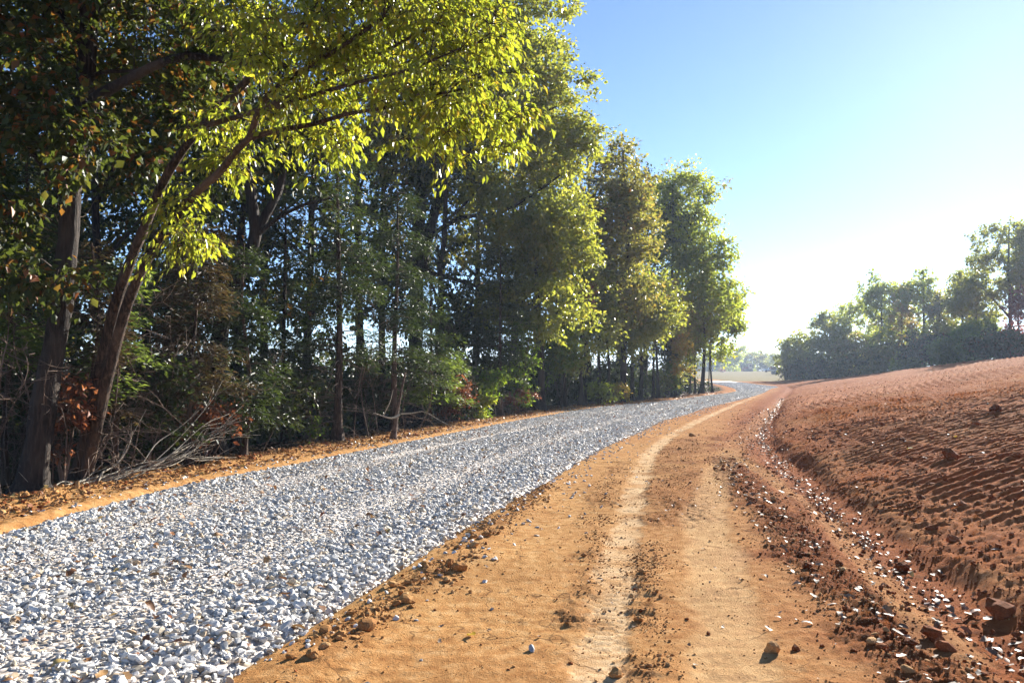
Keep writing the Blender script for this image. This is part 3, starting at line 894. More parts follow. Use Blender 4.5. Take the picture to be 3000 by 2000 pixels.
def build_leaves():
    # strewn too thick to count: the ditch, the verge, the gravel
    X, Y, S, K = [], [], [], []
    n = 1200
    y = 4 + 46 * rng.random(n) ** 1.1; x = fT(y) + rng.normal(0, .07, n) * (1 + 2.0 * rng.random(n) ** 3); X.append(x); Y.append(y); S.append(.03 + .07 * rng.random(n) ** 1.5); K.append(rng.integers(2, 12, n))
    n = 330
    y = 4 + 30 * rng.random(n) ** 1.2; x = fT(y) - rng.exponential(.45, n); X.append(x); Y.append(y); S.append(rng.uniform(.04, .09, n)); K.append(rng.integers(6, 12, n))
    x, y = along(CRUMB5, 150, .14); X.append(x); Y.append(y); S.append(rng.uniform(.04, .09, len(x))); K.append(rng.integers(6, 12, len(x)))
    n = 300
    y = 4 + 50 * rng.random(n) ** 1.3; x = fT(y) + .3 + rng.exponential(5, n); X.append(x); Y.append(y); S.append(rng.uniform(.04, .10, n)); K.append(rng.integers(6, 12, n))
    n = 1500
    y = 3 + 45 * rng.random(n) ** 1.4; f = rng.random(n); x = fL(y) + (fR(y) - fL(y)) * f; X.append(x); Y.append(y); S.append(rng.uniform(.04, .10, n)); K.append(rng.integers(0, 6, n))
    n = 3600
    y = 6 + 54 * rng.random(n) ** 1.5; x = fL(y) - .1 - rng.exponential(.8, n); X.append(x); Y.append(y); S.append(rng.uniform(.05, .11, n)); K.append(rng.integers(0, 6, n))
    n = 350
    y = 3 + 22 * rng.random(n) ** 1.3; x = fR(y) + (fT(y) - fR(y)) * rng.random(n); X.append(x); Y.append(y); S.append(rng.uniform(.018, .05, n)); K.append(rng.integers(6, 12, n))
    n = 9000
    y = rng.uniform(4, 60, n); x = fL(y) - 1.3 - rng.exponential(4, n); X.append(x); Y.append(y); S.append(rng.uniform(.06, .12, n)); K.append(rng.integers(0, 6, n))
    x = np.concatenate(X); y = np.concatenate(Y); s = np.concatenate(S); k = np.concatenate(K); n = len(x)
    on = (x > fL(y)) & (x < fR(y))
    z = np.where(on, road_z(x, y) + .022, heights(x, y)) + .004
    rot = np.stack([rng.normal(0, .28, n), rng.normal(0, .28, n), rng.uniform(0, 6.28, n)], 1)
    P = np.stack([x, y, z], 1)
    d = np.linalg.norm(P - np.array([0, 0, CAM_H]), axis=1)
    vis = (np.abs(np.arctan2(x, y)) < R(31.5)) & (y > 4.2) & (x > fL(y) - .6)
    top = np.argsort(-np.where(vis, s / d, 0))[:260]
    mask = np.ones(n, bool); mask[top] = False
    allm = LEAVES + LEAVES_S
    for q in top:
        o = bpy.data.objects.new('fallen_leaf', allm[k[q]]); COL.objects.link(o)
        o.location = P[q]; o.rotation_euler = rot[q]; o.scale = (s[q],) * 3
        if on[q]:
            ff = (x[q] - fL(y[q])) / (fR(y[q]) - fL(y[q])); zi = int(ff > .4) + int(ff > .75)
            lab = 'curled brown leaf on the gravel ' + ('near the wood side', 'in the road middle', 'near the clay track')[zi] + (', nearer than the stick pile' if y[q] < 8 else ', as far as the stick pile')
            grp = lab.replace('curled brown leaf', 'leaves')
        elif x[q] < fL(y[q]):
            lab, grp = 'brown leaf lying on the orange verge under the trees', 'leaves on the verge'
        elif abs(x[q] - fT(y[q])) < .35:
            zone = ('in the nearest reach of the ditch at the lower right', 'in the ditch beside the first ridged part of the bank', 'in the far reach of the ditch where it bends')[int(y[q] > 6.5) + int(y[q] > 11)]
            lab, grp = 'glossy pale dead leaf ' + zone, 'pale leaves in the ditch, ' + ('near', 'middle', 'far')[int(y[q] > 6.5) + int(y[q] > 11)]
        elif x[q] > fT(y[q]):
            lab, grp = 'pale dead leaf shining on the red bank', 'pale leaves on the bank'
        else:
            near = y[q] < 6.2
            rut = abs(x[q] - fT(y[q])) < 1.3
            lab = 'pale dead leaf ' + ('in the crumbled ridge left of the ditch' if rut else 'on the smooth clay between gravel and ridge') + (', near the view bottom' if near else ', further up the track')
            grp = lab.replace('pale dead leaf', 'pale leaves')
        tag(o, lab, 'leaf', grp)
    scatter('leaf_litter', P[mask], rot[mask], np.repeat(s[mask][:, None], 3, 1), k[mask], allm, 'dead leaves strewn over verge, gravel and ditch', 'leaf litter')
    for (u, v), sz, lab in (((1385, 1873), .085, 'yellow leaf lying alone on the packed tan clay'), ((2668, 1322), .10, 'larger orange yellow leaf on the ridged bank'), ((2800, 1282), .09, 'smaller yellow leaf higher up the ridged bank')):
        d = ray(u / KPX, v / KPX); p = gp(u / KPX, v / KPX)
        for tt in np.arange(2, 60, .05):
            q = np.array([0, 0, CAM_H]) + d * tt
            if q[2] < gz(q[0], q[1]):
                p = q; break
        single('fallen_leaf', LEAVES_Y[len(lab) % 2], p[0], p[1], sz, .06, lab, 'leaf', None, (.5, .2, random.uniform(0, 6)))


build_leaves()

# ------------------------------------------------------------------ trees
def blob(u, v, Y, ru, rv, depth=None):
    """crown lobe: centre at a pixel and depth, radii given in overview pixels"""
    c = at(u, v, Y); k = Y * KPX / F_PX
    return c, np.array([ru * k, (depth if depth is not None else max(ru, rv) * k), rv * k])


def clump_points(lobes, n, shell=.55):
    vol = np.array([np.prod(r) ** .8 for c, r in lobes]); pr = vol / vol.sum()
    w = rng.choice(len(lobes), n, p=pr)
    d = unit(rng.normal(size=(n, 3)))
    rad = shell + (1 - shell) * rng.random(n) ** .6
    inner = rng.random(n) < .3
    rad = np.where(inner, rng.random(n) ** .5 * .75, rad)
    C = np.array([c for c, r in lobes])[w]; Rr = np.array([r for c, r in lobes])[w]
    return C + d * Rr * rad[:, None] * (1 + .12 * rng.normal(size=(n, 1)))


def grow(stems, lobes, n_clump, clump_r, n_leaf, leaf_l, leaf_w, droop=.35, n_twig=5, flat=.7, limb_r=.03, tubes=None, twig_tubes=None, spread=.5, shell=.55, thick=None, curl=.12):
    """stems: list of (points, radii).  Returns base, axis, normal, length of every leaf; adds limbs to the tubes"""
    sk = np.concatenate([p for p, r in stems]); sr = np.concatenate([np.broadcast_to(r, (len(p),)) for p, r in stems])
    C = clump_points(lobes, n_clump, shell)
    z0 = min(p[0, 2] for p, r in stems)
    order = np.argsort(np.linalg.norm(C - sk.mean(0), axis=1))
    nodes = sk.copy(); nr = sr.copy()
    B, A, Nn, L = [], [], [], []
    for q in order:
        c = C[q]
        d = c - nodes; dist = np.linalg.norm(d, axis=1)
        cost = dist + 1.1 * np.clip(nodes[:, 2] - c[2] + .25 * dist, 0, None) + (nodes[:, 2] < z0 + 1.0) * 4 + (nr < .012) * .3
        k = int(np.argmin(cost)); p = nodes[k]; dd = dist[k]
        if tubes is not None and dd > .08:
            up = np.array([0, 0, .22 * dd])
            m = max(4, min(9, int(dd / .3) + 3)); t = np.linspace(0, 1, m)[:, None]
            mid = p + (c - p) * .45 + up + rng.normal(size=3) * dd * .07
            cur = (1 - t) ** 2 * p + 2 * t * (1 - t) * mid + t * t * c
            cur[1:-1] += rng.normal(size=(m - 2, 3)) * dd * .018
            r0 = min(nr[k] * .72, limb_r * (.35 + .3 * dd))
            rr = r0 * (1 - .72 * t[:, 0])
            tubes.add(cur, rr, 5 if r0 > .03 else 3)
            nodes = np.vstack([nodes, cur[1:]]); nr = np.concatenate([nr, rr[1:]])
        # twigs radiating from the clump centre carry the leaves
        tw = unit(rng.normal(size=(n_twig, 3)) * np.array([1, 1, flat]) + unit(c - sk.mean(0)) * .5)
        tl = clump_r * rng.uniform(.6, 1.35, n_twig)
        if twig_tubes is not None:
            for a, b in zip(tw, tl):
                twig_tubes.add(np.stack([c, c + a * b * .5 + [0, 0, .02], c + a * b - [0, 0, droop * b * .2]]), [.006, .004, .002], 3)
        nl = max(3, int(n_leaf * rng.uniform(.5, 1.5)))
        w = rng.integers(0, n_twig, nl); t = rng.uniform(.1, 1.05, nl)[:, None]
        b = c + tw[w] * tl[w][:, None] * t - np.array([0, 0, 1]) * droop * .25 * (tl[w][:, None] * t ** 2) + rng.normal(size=(nl, 3)) * clump_r * .16 * np.array([1, 1, .8])
        ax = unit(tw[w] * .8 + rng.normal(size=(nl, 3)) * spread - np.array([0, 0, droop]))
        no = unit(np.array([0, 0, 1.0]) + rng.normal(size=(nl, 3)) * .55)
        B.append(b); A.append(ax); Nn.append(no); L.append(rng.uniform(.5, 1.3, nl))
    return np.concatenate(B), np.concatenate(A), np.concatenate(Nn), np.concatenate(L)


def stem(pts, r0, r1, n=14, wob=.0):
    P = spline(pts, n); t = np.linspace(0, 1, n)
    if wob: P[1:-1] += rng.normal(size=(n - 2, 3)) * wob
    rr = r0 + (r1 - r0) * t ** .85
    return P, rr


def flare(P, rr, z0, amt=.85):
    return rr * (1 + amt * np.exp(-np.clip(P[:, 2] - z0, 0, None) / .22))


def tree(name, label, cat, stems, lobes, bark, leaf, n_clump, clump_r, n_leaf, leaf_l, leaf_w, group=None, sides=9, twigs=True, droop=.35, flat=.7, limb_r=.03, spread=.5, shell=.55, extra=None, top_leaves=0, curl=.12):
    P0 = stems[0][0][0]
    base = np.array([P0[0], P0[1], P0[2]])
    root = thing(name, label, cat, base, group)
    tr = Tubes()
    for k, (P, r) in enumerate(stems):
        rr = flare(P, np.broadcast_to(r, (len(P),)), base[2]) if k == 0 else r
        if sides > 8:
            n2 = len(P) * 4; tt = np.linspace(0, len(P) - 1, n2); P = spline(P, n2); rr = np.interp(tt, np.arange(len(rr)), np.broadcast_to(rr, (len(rr),)))
            tr.add(P, rr, 16, .16)
        else:
            tr.add(P, rr, sides)
    lb = Tubes(); tw = Tubes() if twigs else None
    b, a, n, l = grow(stems, lobes, n_clump, clump_r, n_leaf, leaf_l, leaf_w, droop, 5, flat, limb_r, lb, tw, spread, shell)
    link('trunk', tr.mesh('trunk', bark, base), root)
    if lb.n: tag(link('branches', lb.mesh('branches', bark, base), root), kind='stuff')
    if twigs and tw.n: tag(link('twigs', tw.mesh('twigs', bark, base), root), kind='stuff')
    L = leaf_l * l
    if top_leaves:
        d = np.linalg.norm(b - np.array([0, 0, CAM_H]), axis=1)
        u = b[:, 0] / b[:, 1]; v = (b[:, 2] - CAM_H) / b[:, 1]
        app = np.where((np.abs(u) < .6) & (v < .42), L / d, 0)
        top = np.argsort(-app)[:top_leaves]; keep = np.ones(len(b), bool); keep[top] = False
        shapes = []
        for k in range(4):
            z = np.zeros((1, 3))
            shapes.append(leaf_mesh('leaf', z, np.array([[0, 1., 0]]), np.array([[0, 0, 1.]]), np.array([1.]), np.array([leaf_w / leaf_l * (.85 + .1 * k)]), M['leaf_single'], (0, 0, 0), .12 + .05 * k, .05 + .06 * k))
        for q in top:
            o = bpy.data.objects.new('leaf', shapes[q % 4]); COL.objects.link(o); o.parent = root
            y = Vector(unit(a[q])); s = Vector(unit(np.cross(a[q], n[q]))); zz = s.cross(y)
            o.matrix_local = Matrix.Translation(Vector(b[q] - base)) @ Matrix((s, y, zz)).transposed().to_4x4() @ Matrix.Scale(float(L[q]), 4)
        b, a, n, L = b[keep], a[keep], n[keep], L[keep]
    tag(link('crown', leaf_mesh('crown', b, a, n, L, L * leaf_w / leaf_l, leaf, base, curl=curl), root), kind='stuff')
    return root


def dup(root, x, y, z, rz, s, label=None):
    r = root.copy(); COL.objects.link(r)
    r.location = (x, y, z); r.rotation_euler = (0, 0, rz); r.scale = (s, s, s * random.uniform(.92, 1.1))
    if label: r['label'] = label
    for ch in root.children:
        c = ch.copy(); COL.objects.link(c); c.parent = r
    return r


M['leaf_single'] = None


def leaf_single_mat():
    m, t, out = nt('leaf_yellow_green_single')
    oi = N(t, 'ShaderNodeObjectInfo')
    c = ramp(t, oi.outputs['Random'], [(0, (.070, .105, .014)), (.45, (.11, .135, .016)), (.85, (.16, .155, .018)), (1, (.21, .15, .02))])
    p = N(t, 'ShaderNodeBsdfPrincipled', Roughness=.36); t.links.new(c, p.inputs['Base Color'])
    tr = N(t, 'ShaderNodeBsdfTranslucent'); t.links.new(mix(t, .55, mix(t, 1.0, c, (3., 3., 2.), 'MULTIPLY'), (.42, .44, .03)), tr.inputs['Color'])
    mx = N(t, 'ShaderNodeMixShader'); mx.inputs[0].default_value = .5
    t.links.new(p.outputs[0], mx.inputs[1]); t.links.new(tr.outputs[0], mx.inputs[2]); t.links.new(mx.outputs[0], out.inputs[0])
    return m


M['leaf_single'] = leaf_single_mat()


def px(pts, Y, Y1=None):
    n = len(pts)
    out = []
    for k, p in enumerate(pts):
        yy = p[2] if len(p) > 2 else Y + ((Y1 if Y1 is not None else Y) - Y) * k / max(1, n - 1)
        out.append(at(p[0], p[1], yy))
    return np.array(out)


def behind_verge(u, Y, off=1.25):
    """depth along a pixel column that stands at least OFF metres behind the gravel edge"""
    for _ in range(400):
        if fL(Y) - at(u, 850, Y)[0] >= off or Y > 100:
            break
        Y += .25
    return Y


def root_at(u, Y):
    """ground point under column u at depth Y"""
    p = at(u, 850, Y); return np.array([p[0], p[1], gz(p[0], p[1]) - .06])


def from_ground(pts, Y, Y1=None):
    P = px(pts, Y, Y1); P[0] = root_at(pts[0][0], Y); return P


# --- the big grey trunk at the far left
A1 = stem(from_ground([(75, 1140), (88, 1020), (108, 880), (135, 740), (152, 600), (166, 430), (190, 240), (202, 90), (208, -80), (216, -330)], 10.9), .165, .10, 30)
A2 = stem(px([(192, 245), (240, 212), (300, 180), (370, 145), (440, 129), (540, 142), (660, 150)], 10.9, 9.6), .085, .03, 16)
A3 = stem(px([(196, 180), (240, 166), (300, 163), (345, 150)], 10.9, 10.6), .03, .012, 8)
A4 = stem(px([(200, 120), (150, 40), (80, -40), (20, -120)], 10.9, 11.4), .07, .03, 10)
A5 = stem(px([(160, 470), (110, 400), (60, 340), (-30, 300)], 10.9, 10.4), .05, .02, 10)
A6 = stem(px([(204, 60), (260, -20), (330, -90), (420, -160)], 10.9, 10.3), .07, .03, 10)
tree('maple_tree', 'thick grey trunked tree at the far left with dark leaves turning orange', 'tree', [A1, A2, A3, A4, A5, A6],
     [blob(60, 60, 10.9, 230, 120), blob(330, -40, 10.6, 230, 110), blob(20, 290, 10.6, 150, 110, 1.0), blob(400, 150, 11.6, 160, 90), blob(130, -180, 11, 380, 160), blob(-60, 480, 10.4, 120, 110, .8), blob(290, 330, 12.2, 120, 110), blob(150, 330, 10.1, 120, 100, .5), blob(90, 640, 10.2, 130, 60, .4), blob(60, 180, 10, 160, 60, .5), blob(400, 260, 12.6, 130, 90, .7), blob(520, 120, 10.4, 120, 80, .7)],
     M['bark_grey'], M['leaf_dark'], 500, .36, 56, .12, .085, droop=.55, limb_r=.022)

# --- the leaning twin stem that reaches over the road
B1 = stem(from_ground([(180, 1105), (208, 960), (236, 820), (268, 690), (298, 605), (332, 520), (375, 420), (430, 332), (490, 262), (548, 205), (610, 140), (690, 60), (770, -60)], 11.9, 9.2), .092, .028, 34)
B3 = stem(from_ground([(198, 1108), (226, 960), (256, 830), (296, 690), (345, 582), (402, 498), (455, 438), (502, 398), (545, 345), (575, 312), (592, 262), (620, 215), (690, 165), (780, 110), (880, 40)], 11.75, 8.3), .085, .020, 36)
B4 = stem(px([(570, 318), (640, 300), (720, 285), (800, 262), (900, 245), (1010, 215), (1100, 200)], 9.6, 8.3), .036, .010, 16)
B5 = stem(px([(592, 262), (700, 225), (820, 190), (940, 160), (1060, 110)], 9.35, 8.0), .030, .010, 14)
B6 = stem(px([(470, 290), (600, 250), (760, 180), (900, 110), (1020, 40)], 9.9, 8.6), .035, .012, 14)
B7 = stem(px([(455, 438), (500, 380), (560, 340), (610, 300)], 10.3, 10.5), .02, .008, 8)
tree('leaning_tree', 'twin stemmed tree leaning from the verge with yellow green leaves over the road', 'tree', [B1, B3, B4, B5, B6, B7],
     [blob(700, 110, 9.0, 170, 130, 1.2), blob(900, 60, 8.8, 190, 140, 1.2), blob(1070, 100, 8.5, 110, 130, 1.0), blob(1050, 270, 8.7, 130, 95, .9), blob(900, 230, 8.9, 150, 60, .8), blob(1160, 300, 8.6, 55, 60, .5),
      blob(540, 60, 9.6, 80, 60, .6), blob(680, 270, 9.6, 120, 60, .7), blob(520, 350, 10.2, 90, 70, .6), blob(930, -130, 8.8, 260, 110, 1.4), blob(780, 330, 9.5, 80, 30, .4), blob(420, 520, 10.4, 70, 90, .5)],
     M['bark_brown'], M['leaf_yellow'], 470, .29, 36, .10, .043, droop=1.05, flat=.5, limb_r=.016, spread=.45, top_leaves=300)

# --- dark forked tree behind
C1 = stem(from_ground([(488, 960), (500, 820), (520, 690), (556, 610), (585, 545), (578, 460), (570, 385), (560, 310), (552, 230)], 16.0), .19, .06, 24)
C2 = stem(px([(585, 545), (612, 490), (642, 432), (656, 350), (664, 280), (690, 200)], 16.0), .10, .04, 14)
C3 = stem(px([(515, 700), (480, 620), (440, 560), (400, 470)], 16, 16.8), .08, .03, 10)
C4 = stem(px([(590, 540), (640, 500), (700, 470), (760, 455)], 16, 15.4), .05, .02, 10)
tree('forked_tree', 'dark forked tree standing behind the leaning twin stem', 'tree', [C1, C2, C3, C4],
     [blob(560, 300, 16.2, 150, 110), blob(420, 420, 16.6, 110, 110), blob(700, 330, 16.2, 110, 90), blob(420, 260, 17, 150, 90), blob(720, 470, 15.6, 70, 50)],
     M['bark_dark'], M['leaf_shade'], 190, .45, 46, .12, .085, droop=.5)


# --- red cedars: whorls of drooping sprays with thin scale foliage
def cedar(name, label, u, Y, v_top, v_low, w_low, w_top, leaf, trunk_r=.10, n_br=70, lean=0, bare_to=None, dens=1.0, cat='cedar tree', vdense=None, group=None, sized=1.0, azr=None):
    Y = behind_verge(u, Y)
    base = root_at(u, Y)
    k = Y * KPX / F_PX
    topP = at(u + lean, v_top, Y)
    P, rr = stem([base, base + (topP - base) * .35 + rng.normal(size=3) * .05, base + (topP - base) * .7 + rng.normal(size=3) * .05, topP], trunk_r, .015, 18)
    root = thing(name, label, cat, base, group)
    t = Tubes(); t.add(P, flare(P, rr, base[2]), 8)
    link('trunk', t.mesh('trunk', M['bark_brown'], base), root)
    br = Tubes(); dead = Tubes(); B, A, Nn, L = [], [], [], []
    z_low = at(u, v_low, Y)[2]
    for q in range(n_br):
        f = rng.random()
        z = z_low + (topP[2] - z_low) * f
        tt = np.interp(z, P[:, 2], np.linspace(0, 1, len(P)))
        p = np.array([np.interp(z, P[:, 2], P[:, 0]), np.interp(z, P[:, 2], P[:, 1]), z])
        az = rng.uniform(0, 2 * np.pi) if azr is None else rng.uniform(*azr)
        ln = (w_low + (w_top - w_low) * f) * k * rng.uniform(.55, 1.15)
        dirv = np.array([np.sin(az), np.cos(az), 0])
        m = 6; s = np.linspace(0, 1, m)[:, None]
        cur = p + dirv * ln * s + np.array([0, 0, 1]) * (ln * (.22 * s - .42 * s ** 2)) + rng.normal(size=(m, 3)) * .03 * s
        br.add(cur, .014 * (1 - .8 * s[:, 0]) * (.5 + .35 * ln), 4)
        nf = int(170 * dens * ln * rng.uniform(.6, 1.3))
        si = rng.uniform(.22, 1.04, nf)
        c0 = np.stack([np.interp(si, s[:, 0], cur[:, j]) for j in range(3)], 1)
        side = np.cross(dirv, [0, 0, 1.])
        lat = rng.normal(size=nf) * .22 * (1.15 - .6 * si) * max(ln, .7)
        off = side[None] * lat[:, None] + rng.normal(size=(nf, 3)) * np.array([.05, .05, .06]) + np.array([0, 0, -.3]) * np.abs(lat)[:, None] * .6
        B.append(c0 + off)
        A.append(unit(dirv[None] * .6 + side[None] * np.sign(lat)[:, None] * .8 + rng.normal(size=(nf, 3)) * .35 + np.array([0, 0, -.15])))
        Nn.append(unit(np.array([0, 0, 1.]) + rng.normal(size=(nf, 3)) * .6)); L.append(rng.uniform(.6, 1.4, nf))
    link('branches', br.mesh('branches', M['bark_brown'], base), root)['kind'] = 'stuff'
    # dead lower whorls
    if z_low - base[2] > .8:
        for q in range(26):
            z = base[2] + .3 + (z_low - base[2] - .1) * rng.random()
            p = np.array([np.interp(z, P[:, 2], P[:, 0]), np.interp(z, P[:, 2], P[:, 1]), z]); az = rng.uniform(0, 6.28); ln = rng.uniform(.3, 1.3)
            s = np.linspace(0, 1, 6)[:, None]; dv = np.array([np.sin(az), np.cos(az), 0])
            cur = p + dv * ln * s + np.array([0, 0, 1]) * (ln * (rng.uniform(-.1, .25) * s - rng.uniform(.1, .6) * s ** 2)) + rng.normal(size=(6, 3)) * .025 * s
            dead.add(cur, .012 * (1 - .8 * s[:, 0]), 4)
            for h in range(4):
                i = rng.integers(2, 6); e = cur[i] + unit(dv + rng.normal(size=3) * .7) * rng.uniform(.12, .4)
                dead.add(np.stack([cur[i], (cur[i] + e) / 2 + rng.normal(size=3) * .02, e]), [.005, .004, .002], 3)
        tag(link('dead_branches', dead.mesh('dead_branches', M['twig'], base), root), kind='stuff')
    b = np.concatenate(B); a = np.concatenate(A); n = np.concatenate(Nn); l = np.concatenate(L) * .115 * sized
    tag(link('crown', leaf_mesh('crown', b, a, n, l, l * .24, leaf, base, .1, .1), root), kind='stuff')
    return root


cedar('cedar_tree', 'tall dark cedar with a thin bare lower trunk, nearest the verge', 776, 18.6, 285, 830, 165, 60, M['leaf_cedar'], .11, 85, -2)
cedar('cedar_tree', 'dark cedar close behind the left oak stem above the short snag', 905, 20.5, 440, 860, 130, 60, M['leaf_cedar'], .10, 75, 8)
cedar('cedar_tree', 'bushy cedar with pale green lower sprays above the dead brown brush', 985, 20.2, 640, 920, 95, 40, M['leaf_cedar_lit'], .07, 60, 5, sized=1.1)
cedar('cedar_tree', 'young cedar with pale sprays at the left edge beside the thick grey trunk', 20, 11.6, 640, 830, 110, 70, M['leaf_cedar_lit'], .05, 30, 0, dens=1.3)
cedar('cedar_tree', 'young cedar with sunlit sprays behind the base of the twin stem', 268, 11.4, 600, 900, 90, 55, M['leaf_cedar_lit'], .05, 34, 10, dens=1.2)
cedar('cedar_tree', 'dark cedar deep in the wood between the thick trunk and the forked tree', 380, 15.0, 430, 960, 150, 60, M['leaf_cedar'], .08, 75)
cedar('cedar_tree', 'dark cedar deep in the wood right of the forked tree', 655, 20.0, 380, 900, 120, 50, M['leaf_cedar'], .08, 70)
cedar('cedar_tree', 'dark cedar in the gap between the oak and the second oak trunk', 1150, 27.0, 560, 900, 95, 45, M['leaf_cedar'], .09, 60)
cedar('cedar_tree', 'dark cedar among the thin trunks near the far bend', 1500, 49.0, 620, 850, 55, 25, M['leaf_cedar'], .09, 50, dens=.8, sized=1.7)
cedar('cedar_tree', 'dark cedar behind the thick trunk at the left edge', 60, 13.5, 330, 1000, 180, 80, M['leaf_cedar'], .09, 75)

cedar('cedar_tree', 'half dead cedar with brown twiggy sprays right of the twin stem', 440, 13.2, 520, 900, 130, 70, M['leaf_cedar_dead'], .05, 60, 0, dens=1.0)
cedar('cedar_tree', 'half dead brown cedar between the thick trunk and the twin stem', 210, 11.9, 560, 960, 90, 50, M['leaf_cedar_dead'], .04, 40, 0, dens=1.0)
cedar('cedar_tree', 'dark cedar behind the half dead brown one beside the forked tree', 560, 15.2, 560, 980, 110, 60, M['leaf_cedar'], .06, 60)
# --- the big glossy oak
E1 = stem(from_ground([(952, 985), (954, 850), (957, 700), (960, 560), (968, 440), (975, 330), (985, 200), (1000, 50), (1010, -150)], 33.0), .34, .10, 26)
E2 = stem(px([(960, 640), (984, 545), (1012, 435), (1038, 360), (1068, 295), (1100, 190), (1130, 60), (1160, -60)], 33.0, 32.6), .24, .07, 20)
E3 = stem(px([(990, 540), (1060, 500), (1140, 490), (1220, 450), (1290, 400)], 32.9, 32.2), .11, .035, 12)
E4 = stem(px([(960, 620), (1040, 640), (1130, 670), (1220, 700), (1280, 720)], 33, 32), .10, .03, 12)
E5 = stem(px([(1040, 360), (1120, 330), (1200, 280), (1290, 240)], 32.8, 32.2), .10, .03, 10)
E6 = stem(px([(958, 660), (900, 560), (880, 450), (870, 330)], 33, 33.5), .09, .03, 10)
tree('oak_tree', 'big glossy oak with two dark trunks and a crown hanging to the roadside', 'tree', [E1, E2, E3, E4, E5, E6],
     [blob(1230, 40, 33.0, 105, 130), blob(1270, 330, 32.7, 105, 130), blob(1180, 520, 32.3, 170, 120), blob(1060, 330, 33.0, 160, 150), blob(1290, 560, 32.2, 75, 130), blob(1060, 110, 33.3, 180, 180), blob(1180, 680, 32.0, 130, 70),
      blob(1250, 740, 31.9, 60, 35, 1.0), blob(1150, 230, 32.7, 190, 150), blob(930, 330, 33.7, 100, 110), blob(1150, -120, 33.0, 190, 120), blob(1310, 110, 32.9, 35, 30, .6), blob(1345, 300, 32.7, 35, 40, .6), blob(1320, 210, 32.9, 45, 40, .8)],
     M['bark_dark'], M['leaf_oak'], 980, .66, 88, .175, .125, droop=.35, limb_r=.022, twigs=False, spread=.7)

# --- trees along the verge beyond the oak
def verge_tree(name, label, u, Y, top, lobes, leaf, r0, nc, cr, nl, ll, bark='bark_dark', lean=0, droop=.3, group=None, u_top=None, limbs=(), lw=.7):
    Y0 = Y
    if u < 1700:
        Y = behind_verge(u, Y, 1.0)
    lobes = [(l[0], l[1], l[2] + Y - Y0, l[3], l[4]) for l in lobes]
    base = root_at(u, Y); e = at(u_top if u_top is not None else u + lean, top, Y)
    s = [stem([base, base + (e - base) * .3 + rng.normal(size=3) * .08, base + (e - base) * .65 + rng.normal(size=3) * .12, e], r0, max(.02, r0 * .22), 20)]
    for pts in limbs:
        s.append(stem(px(pts, Y), r0 * .5, r0 * .12, 12))
    return tree(name, label, 'tree', s, [blob(*l) for l in lobes], M[bark], M[leaf], int(nc * 1.3), cr, int(nl * 1.0), ll * 1.05, ll * lw * 1.1, group, 7, False, droop, spread=.7, limb_r=.03)


verge_tree('deciduous_tree', 'tree with a dark straight trunk just right of the oak crown', 1243, 30, 420, [(1240, 560, 30, 90, 120), (1320, 700, 29.5, 60, 60), (1180, 700, 30, 70, 70)], 'leaf_oak', .17, 120, .55, 50, .14)
verge_tree('deciduous_tree', 'olive brown round topped tree past the oak with one dark trunk', 1430, 41, 345, [(1418, 400, 41, 68, 75), (1400, 520, 41, 70, 110), (1465, 500, 41, 50, 110), (1440, 650, 41, 70, 100), (1390, 660, 40, 45, 90)], 'leaf_olive', .20, 280, .66, 62, .17)
verge_tree('deciduous_tree', 'tall light green tree with rising limbs at the end of the left treeline', 1535, 55, 420, [(1590, 430, 55, 52, 52), (1600, 540, 55, 55, 80), (1530, 470, 56, 40, 70), (1545, 560, 55, 60, 60), (1630, 640, 54, 52, 60), (1570, 660, 55, 60, 70), (1655, 590, 54, 26, 40), (1660, 700, 54, 40, 60)], 'leaf_light', .19, 330, .75, 62, .20, limbs=([(1540, 700), (1560, 620), (1590, 520), (1610, 440)], [(1545, 740), (1590, 650), (1640, 590), (1660, 560)]), u_top=1545)
verge_tree('deciduous_tree', 'small yellow green tree with paired thin trunks at the end of the treeline', 1636, 59, 700, [(1640, 740, 59, 46, 50), (1668, 700, 59, 30, 50), (1650, 800, 59, 35, 26), (1690, 745, 59, 18, 30)], 'leaf_light', .085, 120, .6, 56, .19, limbs=([(1628, 888), (1630, 800), (1634, 720)],))
verge_tree('deciduous_tree', 'tree with orange tinted low branches beside the far verge', 1545, 50, 620, [(1545, 790, 49, 36, 40), (1570, 850, 48, 16, 12), (1530, 720, 50, 40, 60)], 'leaf_yellow_fall', .12, 90, .5, 44, .16)
verge_tree('deciduous_tree', 'bright leafed tree behind the thick trunk on the far verge', 1470, 44, 640, [(1490, 740, 43, 60, 60), (1440, 780, 42, 50, 45), (1520, 690, 45, 40, 50)], 'leaf_oak', .13, 150, .6, 48, .16)
verge_tree('deciduous_tree', 'low branched green tree under the right edge of the oak', 1335, 33, 560, [(1330, 640, 33, 45, 80), (1300, 800, 32, 60, 55), (1380, 740, 34, 45, 80)], 'leaf_oak', .13, 130, .55, 46, .14)
verge_tree('deciduous_tree', 'thin tree with red brown leaves beside the oak edge', 1345, 31, 640, [(1340, 690, 30, 22, 32)], 'leaf_dead', .07, 24, .38, 40, .13)
